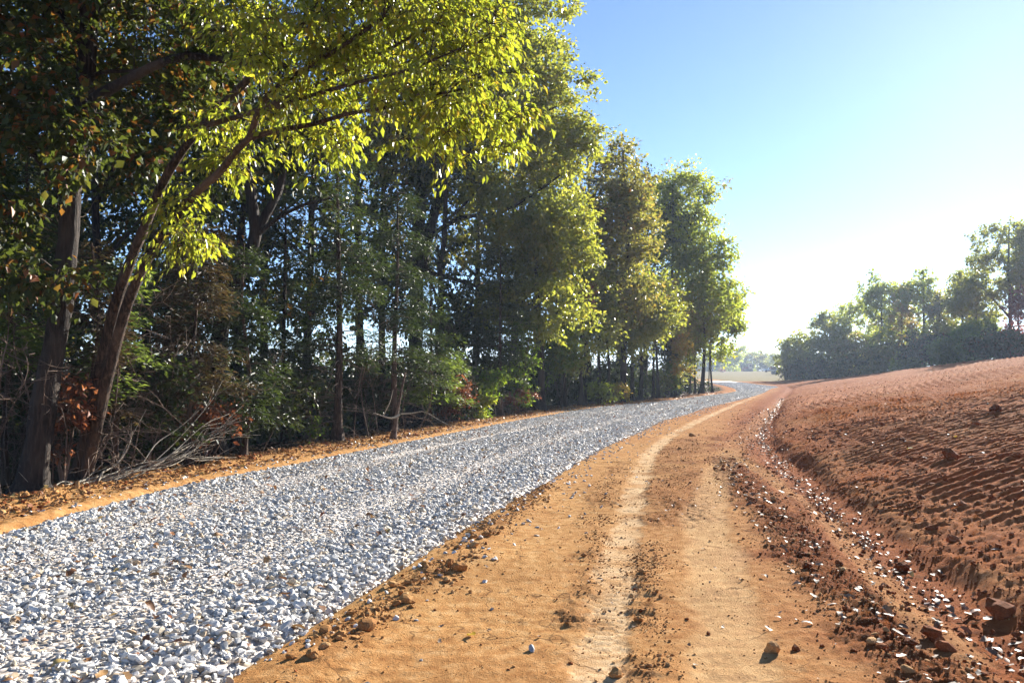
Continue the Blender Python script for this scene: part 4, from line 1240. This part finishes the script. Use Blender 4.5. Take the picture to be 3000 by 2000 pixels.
for k, (u, Y, top, lab) in enumerate([
        (1300, 34, 690, 'slim dark trunk nearest the oak along the verge'), (1378, 38.5, 620, 'left one of two slim trunks standing close together'),
        (1395, 38.5, 640, 'right one of two slim trunks standing close together'), (1452, 43, 600, 'slim tree with a rough trunk under the light green crowns'),
        (1512, 48, 640, 'reddish slim trunk in front of the dark cedar'), (1555, 52, 680, 'dark trunk left of the row of thin poles'),
        (1585, 56, 690, 'left thin pole like tree of the row at the far bend'), (1597, 57, 700, 'right thin pole like tree of the row at the far bend'), (1611, 55.5, 640, 'thickest trunk of the row at the far bend')]):
    verge_tree('slender_tree', lab, u, Y, top, [(u, top + 60, Y, 34, 60), (u + random.randint(-15, 15), top + 110, Y, 30, 40)], ['leaf_light', 'leaf_oak', 'leaf_olive'][k % 3], [.10, .11, .10, .12, .11, .12, .08, .08, .16][k], 46, .55, 44, .17)

# --- trees deeper in the wood: four kinds, copied
protos = []
for k, (lf, bk) in enumerate((('leaf_shade', 'bark_dark'), ('leaf_dark', 'bark_dark'), ('leaf_shade', 'bark_dark'), ('leaf_olive', 'bark_dark'))):
    h = 12.0
    b = np.array([-400.0, 0, 0]); tp = b + np.array([.5, .3, h])
    s = [stem([b, b + [.1, 0, h * .35], b + [.3, .2, h * .7], tp], .15, .035, 16, .03)]
    for q in range(4):
        z = h * (.3 + .12 * q); az = q * 1.9 + k
        p = b + np.array([.2, .1, z]); d = np.array([np.sin(az), np.cos(az), .9])
        s.append(stem([p, p + d * 1.0, p + d * 2.1 + [0, 0, .3]], .06, .02, 8))
    lob = [(b + np.array([rng.normal() * 1.3, rng.normal() * 1.3, z]), np.array([1.9, 1.9, 1.3])) for z in (4.2, 5.8, 7.2, 8.6, 10.0, 11.3)]
    rt = tree('woodland_tree', 'slender tree deeper in the wood behind the verge trees', 'tree', s, lob, M[bk], M[lf], 120, .55, 46, .16, .11, 'trees deeper in the wood', 6, False, .4)
    protos.append(rt)
spots = [(390, 20, 1.0), (-110, 32, 1.3), (1320, 64, 1.4), (-250, 20, 1.2), (-60, 19, 1.0), (110, 21, 1.1), (235, 18, .9), (330, 24, 1.15), (440, 27, 1.2), (545, 23, 1.0), (610, 30, 1.25), (700, 26, 1.1), (830, 29, 1.2), (880, 34, 1.3), (1010, 31, 1.15), (1090, 36, 1.25), (1180, 40, 1.3), (1290, 42, 1.2),
         (1350, 48, 1.3), (1480, 60, 1.4), (1560, 70, 1.2), (20, 28, 1.2), (-150, 24, 1.2), (160, 33, 1.3), (960, 44, 1.4), (1230, 54, 1.35), (1420, 56, 1.35)]
DEEP = []
for k, (u, Y, sc) in enumerate(spots):
    x = at(u, 850, Y)[0]; z = gz(x, Y) - .1
    if k < 4:
        o = protos[k]; DEEP.append(o); o.location = (x, Y, z); o.scale = (sc,) * 3; o.rotation_euler = (0, 0, random.uniform(0, 6.28))
    else:
        DEEP.append(dup(protos[k % 4], x, Y, z, random.uniform(0, 6.28), sc))
by_place(DEEP, 'slender tree deeper in the wood behind the verge, %s from the left', lambda o: o.location.x / o.location.y)


# --- shrubs, saplings and brush under the trees
def shrub(name, label, u, Y, w, h, leaf, n_clump, cr, nl, ll, bark='twig', cat='shrub', group=None, lift=.25, lw=.65, droop=.3):
    Y = behind_verge(u, Y, 1.2) if u < 1650 and Y < 80 else Y
    base = root_at(u, Y); k = Y * KPX / F_PX; W, H = w * k, h * k
    stems = []
    for q in range(6):
        az = rng.uniform(0, 6.28); d = np.array([np.sin(az) * W * .35, np.cos(az) * W * .3, H * rng.uniform(.6, .95)])
        stems.append(stem([base, base + d * .4 + rng.normal(size=3) * .05, base + d], .018, .005, 8))
    lobes = [(base + np.array([rng.normal() * W * .22, rng.normal() * W * .2, H * rng.uniform(lift, .85)]), np.array([W * .32, W * .3, H * .22])) for q in range(5)]
    return tree(name, label, cat, stems, lobes, M[bark], M[leaf], n_clump, cr, nl, ll, ll * lw, group, 5, True, droop, spread=.8)


shrub('dead_brush', 'heap of dead red brown leaved brush at the verge below the pale cedar', 1035, 20.6, 110, 110, 'leaf_dead', 60, .22, 26, .10)
shrub('dead_brush', 'smaller dead red brown brush right of the large heap', 1172, 25, 70, 60, 'leaf_dead', 30, .2, 24, .10)
shrub('dead_brush', 'dead brown leaves caught round the base of the thick grey trunk', 150, 10.6, 90, 330, 'leaf_dead', 34, .2, 18, .10)
shrub('dead_brush', 'dead brown brush behind the pile of pale sticks', 470, 13.2, 190, 190, 'leaf_dead', 44, .25, 18, .10)
shrub('shrub', 'bright sunlit leafy shrub under the oak right of the dead brush', 1105, 24.5, 90, 150, 'leaf_bright', 60, .28, 30, .115)
shrub('shrub', 'yellow green low shrub beside the dead brush heap', 1090, 22.5, 60, 60, 'leaf_light', 30, .22, 28, .10)
shrub('shrub', 'tall bright green sapling shrub under the oak crown', 1190, 26, 90, 220, 'leaf_bright', 70, .32, 30, .12)
shrub('shrub', 'bright green shrub between the slim trunks', 1290, 30, 120, 170, 'leaf_bright', 80, .34, 30, .13)
shrub('shrub', 'yellow green low shrub at the feet of the two slim trunks', 1365, 36, 70, 60, 'leaf_light', 40, .28, 28, .13)
shrub('shrub', 'yellow low shrub right of the two slim trunks', 1415, 39, 50, 50, 'leaf_yellow_fall', 30, .26, 28, .13)
shrub('shrub', 'pale green sapling leaning out by the far verge', 1540, 45, 50, 90, 'leaf_bright', 40, .34, 26, .15)
shrub('shrub', 'green undergrowth shrub behind the far thin trunks', 1500, 50, 120, 90, 'leaf_oak', 60, .4, 28, .16)
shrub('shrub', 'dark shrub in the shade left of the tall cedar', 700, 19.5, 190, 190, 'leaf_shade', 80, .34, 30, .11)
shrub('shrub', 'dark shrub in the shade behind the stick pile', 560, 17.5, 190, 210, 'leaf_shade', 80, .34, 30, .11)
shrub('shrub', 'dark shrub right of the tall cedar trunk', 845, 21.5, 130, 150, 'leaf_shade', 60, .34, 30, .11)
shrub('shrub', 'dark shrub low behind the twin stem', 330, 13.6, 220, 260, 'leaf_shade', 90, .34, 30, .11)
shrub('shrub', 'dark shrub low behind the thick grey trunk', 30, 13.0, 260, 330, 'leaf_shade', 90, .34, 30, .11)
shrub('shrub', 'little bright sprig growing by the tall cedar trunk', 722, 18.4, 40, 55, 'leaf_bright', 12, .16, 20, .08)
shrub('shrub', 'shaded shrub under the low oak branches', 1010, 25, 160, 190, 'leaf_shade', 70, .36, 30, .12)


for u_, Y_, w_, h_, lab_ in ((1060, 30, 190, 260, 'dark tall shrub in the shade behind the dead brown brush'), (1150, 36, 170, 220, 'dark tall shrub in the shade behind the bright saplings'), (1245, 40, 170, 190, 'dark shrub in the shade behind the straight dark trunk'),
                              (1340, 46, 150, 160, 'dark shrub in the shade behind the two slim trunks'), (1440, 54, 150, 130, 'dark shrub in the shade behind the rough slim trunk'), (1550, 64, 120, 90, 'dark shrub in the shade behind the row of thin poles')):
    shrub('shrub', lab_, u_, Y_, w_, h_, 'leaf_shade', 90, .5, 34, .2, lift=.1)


def bare(label, u, Y, h, lean, n=9, r=.012, mat='twig', group='bare saplings in the wood edge'):
    Y = behind_verge(u, Y, 1.1)
    base = root_at(u, Y); k = Y * KPX / F_PX; H = h * k
    root = thing('bare_sapling', label, 'sapling', base, group)
    t = Tubes(); tp = base + np.array([lean * k, rng.normal() * .2, H])
    P, rr = stem([base, base + (tp - base) * .4 + rng.normal(size=3) * .06 * H, base + (tp - base) * .75 + rng.normal(size=3) * .06 * H, tp], r, .003, 14)
    t.add(P, rr, 6); link('stem', t.mesh('stem', M[mat], base), root)
    tw = Tubes()
    for q in range(n):
        i = rng.integers(4, 13); d = unit(rng.normal(size=3) * [1, .8, .5] + [0, 0, .35]) * H * rng.uniform(.12, .34)
        c = np.stack([P[i], P[i] + d * .5 + rng.normal(size=3) * .04, P[i] + d * .8 + rng.normal(size=3) * .05, P[i] + d + [0, 0, -.06]]); tw.add(c, [.006, .005, .0035, .002], 4)
        for h_ in range(3):
            j = rng.integers(1, 4); e = c[j] + unit(d + rng.normal(size=3) * H * .25) * H * rng.uniform(.05, .14)
            tw.add(np.stack([c[j], (c[j] + e) / 2 + rng.normal(size=3) * .015, e]), [.0035, .003, .0015], 3)
    tag(link('twigs', tw.mesh('twigs', M[mat], base), root), kind='stuff')
    return root


BARE = []
for k, (u, Y, h, ln) in enumerate([(125, 10.7, 640, -10), (185, 10.9, 520, 40), (60, 10.2, 420, -40), (10, 10.0, 360, 30), (240, 10.8, 420, 60), (120, 10.3, 300, 40), (300, 11.0, 260, 40), (330, 11.6, 330, 60),
                                   (90, 10.1, 330, -10), (205, 10.5, 350, 20), (-10, 10.4, 500, 50), (360, 12.2, 300, -50), (255, 10.4, 250, -60), (160, 10.2, 260, -60), (420, 14, 300, 30), (600, 16, 240, 30),
                                   (812, 19.0, 260, 10), (848, 19.3, 330, 12), (870, 19.0, 200, -30), (930, 19.8, 180, 40), (960, 20.0, 160, 50), (755, 18.6, 140, -40), (1020, 20.5, 130, 40), (1140, 23.5, 130, -30), (1000, 21.5, 240, 30)]):
    BARE.append(bare('thin bare twiggy sapling in the shaded edge of the wood', u, Y, h, ln, 9 + k % 5, .010 + .004 * (k % 3)))
by_place(BARE, 'thin bare twiggy sapling at the wood edge, %s from the left', lambda o: o.location.x / o.location.y)


# --- the short pale snag with its crooked limb
def snag():
    base = root_at(903, 19.3)
    r = thing('snag', 'short pale broken snag with a crooked dead limb at the verge', 'dead tree', base)
    t = Tubes(); P, rr = stem(from_ground([(903, 1003), (911, 955), (920, 905), (931, 855)], 19.3), .058, .022, 12); t.add(P, flare(P, rr, base[2]), 8)
    link('trunk', t.mesh('trunk', M['twig'], base), r)
    t = Tubes(); t.add(spline(px([(918, 952), (900, 960), (880, 955), (858, 948)], 19.2, 18.8), 10), np.linspace(.028, .010, 10), 6)
    t.add(spline(px([(880, 955), (895, 925), (903, 895)], 19, 18.8), 8), np.linspace(.014, .005, 8), 5)
    link('limb', t.mesh('limb', M['stick'], base), r)
    t = Tubes(); t.add(spline(px([(921, 950), (950, 948), (975, 945), (1010, 965), (1030, 975)], 19.3, 19), 10), np.linspace(.022, .008, 10), 6)
    link('limb', t.mesh('limb', M['stick'], base), r)


snag()


# --- pile of pale sticks on the verge below the twin stem
STK = []


def sticks():
    k = 0
    spec = [  # overview px from, via, to, radius
        ((225, 1128), (262, 1070), (305, 990), .028, 'pale broken pole leaning up out of the stick pile'),
        ((150, 1135), (270, 1085), (400, 1045), .024, None), ((175, 1140), (300, 1080), (470, 1030), .026, None), ((190, 1132), (330, 1062), (515, 1050), .020, None),
        ((230, 1122), (360, 1075), (440, 1040), .018, None), ((250, 1125), (390, 1060), (520, 980), .022, None), ((300, 1100), (410, 1040), (540, 965), .020, None),
        ((340, 1075), (430, 1020), (545, 985), .016, None), ((215, 1118), (300, 1092), (395, 1080), .015, None), ((370, 1060), (440, 1000), (500, 960), .014, None),
        ((380, 1070), (450, 1030), (505, 1000), .014, None), ((270, 1110), (380, 1050), (480, 1015), .018, None), ((400, 1040), (460, 1010), (560, 1000), .010, None),
        ((300, 1085), (420, 1048), (510, 1048), .012, None), ((120, 1140), (180, 1110), (240, 1060), .014, None), ((40, 1160), (52, 1130), (62, 1105), .016, None),
        ((258, 1068), (262, 1100), (268, 1118), .008, None), ((330, 1060), (400, 990), (470, 930), .012, None), ((360, 1055), (440, 975), (500, 900), .010, None), ((420, 1045), (470, 985), (530, 955), .010, None)]
    for a, b, c, r, lab in spec:
        r *= .72
        Y0 = 10.6 + (a[0] - 40) / 480 * 2.6; Y2 = 10.6 + (c[0] - 40) / 480 * 2.9
        p0 = at(*a, Y0); p2 = at(*c, Y2); p1 = at(*b, (Y0 + Y2) / 2)
        g = gz(p0[0], p0[1]); p0[2] = max(p0[2], g + r * .6) if p0[2] > g - .3 else g + r
        P = spline([p0, (p0 + p1) / 2 + rng.normal(size=3) * .03, p1, (p1 + p2) / 2 + rng.normal(size=3) * .03, p2], 14)
        gg = heights(P[:, 0], P[:, 1]) + r * .7
        P[:, 2] = np.maximum(P[:, 2], gg)
        t = Tubes(); t.add(P - P[0], np.linspace(r, r * .3, 14), 6)
        for q in range(3):
            i = rng.integers(8, 14); e = P[i] - P[0] + unit(P[13] - P[8] + rng.normal(size=3) * .25 * np.linalg.norm(P[13] - P[8])) * rng.uniform(.2, .5)
            t.add(np.stack([P[i] - P[0], e]), [r * .35, .003], 4)
        o = link('stick', t.mesh('stick', M['stick'], (0, 0, 0)), None, P[0])
        STK.append(o)
        tag(o, lab or 'x', 'stick', 'pale sticks piled on the verge')


sticks()
by_place([o for o in STK if o['label'] == 'x'], 'pale bare stick of the pile on the verge, foot %s from the left', lambda o: o.location.x / o.location.y)


# --- dense shade growth far back in the wood, one mass
def thicket():
    B, A, Nn, L = [], [], [], []
    n = 72000
    y = 12 + rng.random(n) ** 1.3 * 108; l = 4.5 + rng.random(n) ** .8 * 38
    x = fL(y) - l
    top = np.clip(1.7 + .16 * (l - 4) + 1.6 * pn(x * .22, y * .22, 201) + .9 * pn(x * .7, y * .7, 203), .5, 8.0)
    z = base_h(x, y) + rng.random(n) ** .9 * top
    b = np.stack([x, y, z], 1)
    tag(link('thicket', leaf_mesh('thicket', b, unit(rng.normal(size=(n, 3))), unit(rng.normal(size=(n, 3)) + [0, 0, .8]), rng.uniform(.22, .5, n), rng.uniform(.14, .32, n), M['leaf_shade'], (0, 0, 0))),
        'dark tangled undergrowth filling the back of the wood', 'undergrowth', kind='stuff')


thicket()


# ------------------------------------------------------------------ trees beyond the bank on the right
def right_tree(label, u, Y, top, lobes, leaf, r0, nc, cr, nl, ll, limbs=(), name='deciduous_tree', u_top=None):
    return verge_tree(name, label, u, Y, top, lobes, leaf, r0, int(nc * 1.15), cr * .85, int(nl * 1.0), ll * 1.02, 'bark_dark', 0, .25, None, u_top, limbs)


RT = [
    ('dark rounded tree at the left end of the row beyond the bank', 1838, 122, 762, [(1830, 800, 122, 38, 40), (1812, 835, 121, 26, 28), (1850, 840, 122, 40, 30)], 'leaf_oak', .22, 150, 1.0, 44, .34),
    ('second dark domed tree from the left in the row beyond the bank', 1905, 118, 722, [(1900, 760, 118, 42, 42), (1880, 815, 117, 36, 45), (1925, 800, 118, 36, 45), (1900, 850, 117, 50, 22)], 'leaf_oak', .22, 190, 1.0, 44, .34),
    ('grey green tree filling the saddle behind the second domed tree', 1952, 124, 705, [(1950, 740, 124, 44, 40), (1972, 720, 124, 36, 40), (1945, 800, 124, 50, 34)], 'leaf_light', .16, 90, 1.0, 40, .33),
    ('wispy thin crowned tree rising behind the dark domed tree', 1937, 130, 700, [(1937, 725, 130, 26, 26)], 'leaf_light', .14, 26, .9, 22, .28),
    ('olive bushy tree between the dark domed tree and the tall airy ones', 1965, 112, 770, [(1960, 800, 112, 40, 40), (1985, 830, 111, 36, 40), (1940, 840, 111, 34, 26)], 'leaf_olive', .18, 130, .9, 42, .32),
    ('tall airy tree standing left of the yellow topped tree', 2028, 108, 645, [(2020, 675, 108, 45, 38), (2040, 720, 108, 36, 42), (2000, 690, 108, 26, 36), (2025, 780, 107, 36, 40)], 'leaf_light', .24, 150, .95, 34, .31),
    ('narrow yellow topped tree among the tall airy trees', 2072, 106, 655, [(2070, 680, 106, 20, 32), (2075, 745, 106, 28, 45), (2065, 810, 106, 30, 30)], 'leaf_yellow_fall', .18, 90, .85, 36, .30),
    ('tallest airy tree in the middle of the row beyond the bank', 2122, 104, 618, [(2118, 660, 104, 32, 40), (2090, 690, 104, 28, 34), (2140, 710, 104, 28, 40), (2118, 770, 104, 34, 40)], 'leaf_light', .24, 140, .9, 32, .30),
    ('olive green tree right of the tallest airy tree', 2158, 100, 672, [(2155, 710, 100, 28, 36), (2168, 770, 100, 30, 40), (2145, 810, 100, 26, 26)], 'leaf_olive', .18, 100, .85, 38, .29),
    ('leaning dark trunked tree with a thin grey green crown', 2210, 97, 640, [(2200, 680, 97, 34, 36), (2215, 730, 97, 30, 36), (2190, 760, 97, 24, 30)], 'leaf_oak', .20, 100, .85, 36, .28),
    ('dark green tree left of the big tree at the right edge', 2240, 92, 585, [(2230, 640, 92, 40, 34), (2215, 690, 92, 34, 34), (2255, 710, 92, 34, 40)], 'leaf_oak', .20, 130, .8, 40, .27),
    ('biggest tree at the right edge with visible rising limbs', 2318, 88, 520, [(2270, 545, 88, 38, 28), (2330, 540, 88, 36, 26), (2265, 600, 88, 40, 30), (2345, 620, 87, 40, 40), (2300, 660, 88, 40, 26), (2240, 660, 88, 30, 24), (2370, 560, 88, 40, 40)], 'leaf_oak', .26, 210, .78, 40, .26),
    ('second big airy tree cut by the right edge of the view', 2372, 90, 560, [(2350, 590, 90, 36, 30), (2385, 570, 90, 36, 30), (2340, 650, 90, 30, 40)], 'leaf_oak', .22, 110, .8, 38, .26),
    ('small green tree under the big tree at the right edge', 2262, 86, 730, [(2262, 755, 86, 34, 26), (2285, 790, 86, 30, 20)], 'leaf_light', .12, 60, .7, 38, .25),
    ('olive tree filling the gap behind the narrow yellow topped tree', 2050, 116, 700, [(2045, 760, 116, 60, 40), (2085, 800, 116, 60, 34), (2000, 800, 116, 50, 34)], 'leaf_olive', .18, 130, 1.0, 40, .33),
    ('pale green tree filling the gap behind the leaning tree', 2185, 110, 700, [(2180, 770, 110, 60, 36), (2235, 780, 110, 50, 30), (2130, 800, 110, 50, 30)], 'leaf_light', .18, 130, 1.0, 40, .33),
    ('red brown leaved tree under the right edge', 2345, 84, 650, [(2345, 700, 84, 26, 40), (2330, 760, 84, 26, 26)], 'leaf_red', .14, 60, .7, 36, .25),
]
for lab, u, Y, top, lobes, leaf, r0, nc, cr, nl, ll in RT:
    lim = ([(2318, 760), (2325, 680), (2305, 600), (2290, 550)], [(2322, 700), (2350, 640), (2370, 580)], [(2320, 730), (2275, 680), (2245, 650)]) if top == 520 else ()
    right_tree(lab, u, Y, top, lobes, leaf, r0, nc, cr, nl, ll, lim)
for k, (u, Y, w, h, leaf, lab) in enumerate([(2300, 80, 138, 75, 'leaf_dark', 'dark bush on the bank crest at the right edge'), (2215, 86, 80, 90, 'leaf_bright', 'sunlit yellow green bush on the crest under the leaning tree'), (2175, 88, 50, 55, 'leaf_bright', 'sunlit bush on the crest left of the leaning tree'), (2255, 84, 60, 60, 'leaf_bright', 'sunlit bush on the crest below the small green tree'), (2095, 93, 60, 60, 'leaf_light', 'pale green bush on the crest below the tallest airy tree'), (2140, 90, 103, 75, 'leaf_dark', 'dark low bush on the crest below the olive green tree'),
                                             (2060, 97, 126, 90, 'leaf_olive', 'brownish bush on the crest below the yellow topped tree'), (1990, 104, 138, 90, 'leaf_dark', 'dark bush below the tall airy tree'), (1900, 112, 149, 67, 'leaf_dark', 'dark low bush below the domed tree'),
                                             (1825, 119, 60, 36, 'leaf_dark', 'small dark bush at the left end of the far row'), (2345, 84, 60, 70, 'leaf_red', 'reddish bush at the very right edge')]):
    shrub('shrub', lab, u, Y, w, h, leaf, 130, .8, 46, .30, lift=-.05)

# far treeline
fp = []
for k, lf in enumerate(('leaf_oak', 'leaf_olive', 'leaf_light')):
    b = np.array([-400., 30. * k, 0.])
    s = [stem([b, b + [.2, 0, 4], b + [0, .2, 9]], .25, .08, 8)]
    lob = [(b + np.array([rng.normal() * 1.6, rng.normal() * 1.6, z]), np.array([3.2, 3.2, 1.7])) for z in (1.8, 3.4, 5, 6.8, 8.4)]
    fp.append(tree('distant_tree', 'hazy tree in the far treeline beyond the pale field', 'tree', s, lob, M['bark_dark'], M[lf], 120, 1.1, 30, .6, .42, 'far treeline', 5, False, .2))
FAR = []
uu = np.linspace(1585, 1830, 20)
for k, u in enumerate(uu):
    Y = 330 + 45 * random.random(); x = at(u, 850, Y)[0]; z = gz(x, Y) - .2
    sc = random.choice([.62, .7, .8, .75, .9, 1.0])
    if 1738 < u < 1775: sc *= 1.12
    if k < 3:
        o = fp[k]; FAR.append(o); o.location = (x, Y, z); o.scale = (sc,) * 3
    else:
        FAR.append(dup(fp[k % 3], x, Y, z, random.uniform(0, 6.28), sc))
by_place(FAR, 'hazy tree in the far treeline past the pale field, %s from the left', lambda o: o.location.x / o.location.y)
# ------------------------------------------------------------------ machines parked on the far field
def box(name, mat, parent, loc, size, bevel=.03, taper=1.0, rot=None):
    import bmesh
    bm = bmesh.new(); bmesh.ops.create_cube(bm, size=1)
    for v in bm.verts:
        k = taper if v.co.z > 0 else 1
        v.co = (v.co.x * size[0] * k, v.co.y * size[1] * k, v.co.z * size[2])
    if bevel: bmesh.ops.bevel(bm, geom=bm.edges[:], offset=bevel, segments=2, affect='EDGES', profile=.5)
    me = bpy.data.meshes.new(name); bm.to_mesh(me); bm.free(); me.materials.append(mat)
    o = link(name, me, parent, loc)
    if rot: o.rotation_euler = rot
    return o


def wheel(name, mat, parent, loc, rad, wid):
    import bmesh
    bm = bmesh.new(); bmesh.ops.create_cone(bm, cap_ends=True, segments=20, radius1=rad, radius2=rad, depth=wid, matrix=Matrix.Rotation(math.pi / 2, 4, 'X'))
    bmesh.ops.bevel(bm, geom=bm.edges[:], offset=.03, segments=1, affect='EDGES')
    me = bpy.data.meshes.new(name); bm.to_mesh(me); bm.free(); me.materials.append(mat)
    return link(name, me, parent, loc)


M['rust_paint'] = plain_mat('rust_paint', (.20, .065, .035), .55)
M['cab_paint'] = plain_mat('pale_cab_paint', (.55, .45, .36), .45)
M['rubber'] = plain_mat('rubber', (.03, .03, .03), .8)
M['steel'] = plain_mat('worn_steel', (.16, .13, .11), .5)
M['white_paint'] = plain_mat('white_paint', (.75, .77, .80), .25)
M['glass'] = plain_mat('dark_glass', (.03, .04, .05), .08, 0, 1.0)
M['trailer_paint'] = plain_mat('dark_trailer_paint', (.07, .045, .03), .6)


def bulldozer():
    p = at(1719, 850, 285); x, y = p[0], p[1]; z = gz(x, y)
    r = thing('bulldozer', 'small red brown tracked bulldozer parked on the far field edge', 'bulldozer', (x, y, z)); r.rotation_euler = (0, 0, R(8))
    for s in (-.85, .85):
        tk = box('track', M['steel'], r, (0, s, .45), (2.7, .45, .85), .2)
        for q in (-.9, -.3, .3, .9): wheel('roller', M['rubber'], tk, (q, -.24 if s < 0 else .24, -.12), .2, .06)
    box('engine_hood', M['rust_paint'], r, (-.95, 0, 1.3), (1.5, 1.1, .85), .08)
    cab = box('cab', M['cab_paint'], r, (.55, 0, 1.75), (1.15, 1.25, 1.5), .06, .9)
    for s in (-.63, .63): box('window', M['glass'], cab, (0, s * .97, .2), (.8, .03, .75), .0)
    box('roof', M['cab_paint'], r, (.55, 0, 2.56), (1.4, 1.5, .1), .03)
    box('blade', M['rust_paint'], r, (-2.1, 0, .6), (.18, 2.7, 1.0), .05, 1.0, (0, R(-8), 0))
    for s in (-.7, .7): box('push_arm', M['steel'], r, (-1.5, s, .45), (1.3, .14, .16), .02)
    wheel('exhaust', M['steel'], r, (-.9, .2, 1.95), .05, .5).rotation_euler = (math.pi / 2, 0, 0)


def trailer():
    p = at(1782, 853, 215); x, y = p[0], p[1]; z = gz(x, y)
    r = thing('dump_trailer', 'dark brown high sided trailer parked against the dark trees', 'trailer', (x, y, z)); r.rotation_euler = (0, 0, R(5))
    box('bed', M['trailer_paint'], r, (0, 0, 1.25), (2.6, 1.5, .16), .02)
    for s in (-.72, .72): box('side_board', M['trailer_paint'], r, (0, s, 1.65), (2.6, .07, .62), .015)
    for s in (-1.26, 1.26): box('end_board', M['rust_paint'], r, (s, 0, 1.65), (.07, 1.36, .62), .015)
    for q in (-.55, .45):
        for s in (-.78, .78): wheel('wheel', M['rubber'], r, (q, s, .42), .42, .24)
    box('chassis', M['steel'], r, (-.3, 0, 1.0), (3.4, .5, .2), .02)
    box('drawbar', M['steel'], r, (-2.1, 0, .8), (.9, .12, .12), .02)


def car():
    p = at(1770, 852, 250); x, y = p[0], p[1]; z = gz(x, y)
    r = thing('parked_car', 'white car with a bright windscreen beside the dark trailer', 'car', (x, y, z)); r.rotation_euler = (0, 0, R(-12))
    box('body', M['white_paint'], r, (0, 0, .62), (4.2, 1.75, .6), .12)
    c = box('cabin', M['white_paint'], r, (.2, 0, 1.15), (2.2, 1.55, .6), .1, .78)
    for s in (-.72, .72): box('window', M['glass'], c, (0, s, .02), (1.5, .05, .36), .01)
    box('windscreen', M['glass'], r, (-.93, 0, 1.15), (.05, 1.25, .5), .01, 1, (0, R(32), 0))
    for q in (-1.3, 1.3):
        for s in (-.8, .8):
            w = wheel('wheel', M['rubber'], r, (q, s, .33), .33, .22); wheel('rim', M['steel'], w, (0, .09 if s > 0 else -.09, 0), .2, .06)
    for s in (-.6, .6): box('headlight', M['glass'], r, (-2.08, s, .72), (.06, .32, .16), .01)


bulldozer(); trailer(); car()
shrub('shrub', 'low pale bush on the far field edge left of the bulldozer', 1690, 300, 26, 9, 'leaf_light', 24, .8, 24, .4)
shrub('shrub', 'small reddish bush at the left end of the far field', 1660, 290, 12, 7, 'leaf_dead', 14, .6, 22, .35)


# ------------------------------------------------------------------ autumn haze
def haze():
    import bmesh
    bm = bmesh.new(); bmesh.ops.create_cube(bm, size=1)
    me = bpy.data.meshes.new('haze')
    lo = np.array([-2300., -2300., -9.]); hi = np.array([2300., 2300., 34.])
    for v in bm.verts: v.co = [lo[k] + (v.co[k] + .5) * (hi[k] - lo[k]) for k in range(3)]
    bm.to_mesh(me); bm.free()
    m, t, out = nt('haze_air')
    p = N(t, 'ShaderNodeVolumePrincipled'); p.inputs['Color'].default_value = (.62, .76, 1.0, 1); p.inputs['Density'].default_value = HAZE; p.inputs['Anisotropy'].default_value = .35
    t.links.new(p.outputs[0], out.inputs['Volume'])
    me.materials.append(m)
    tag(link('haze', me), 'thin bluish autumn haze', kind='stuff')


HAZE = .0004
haze()
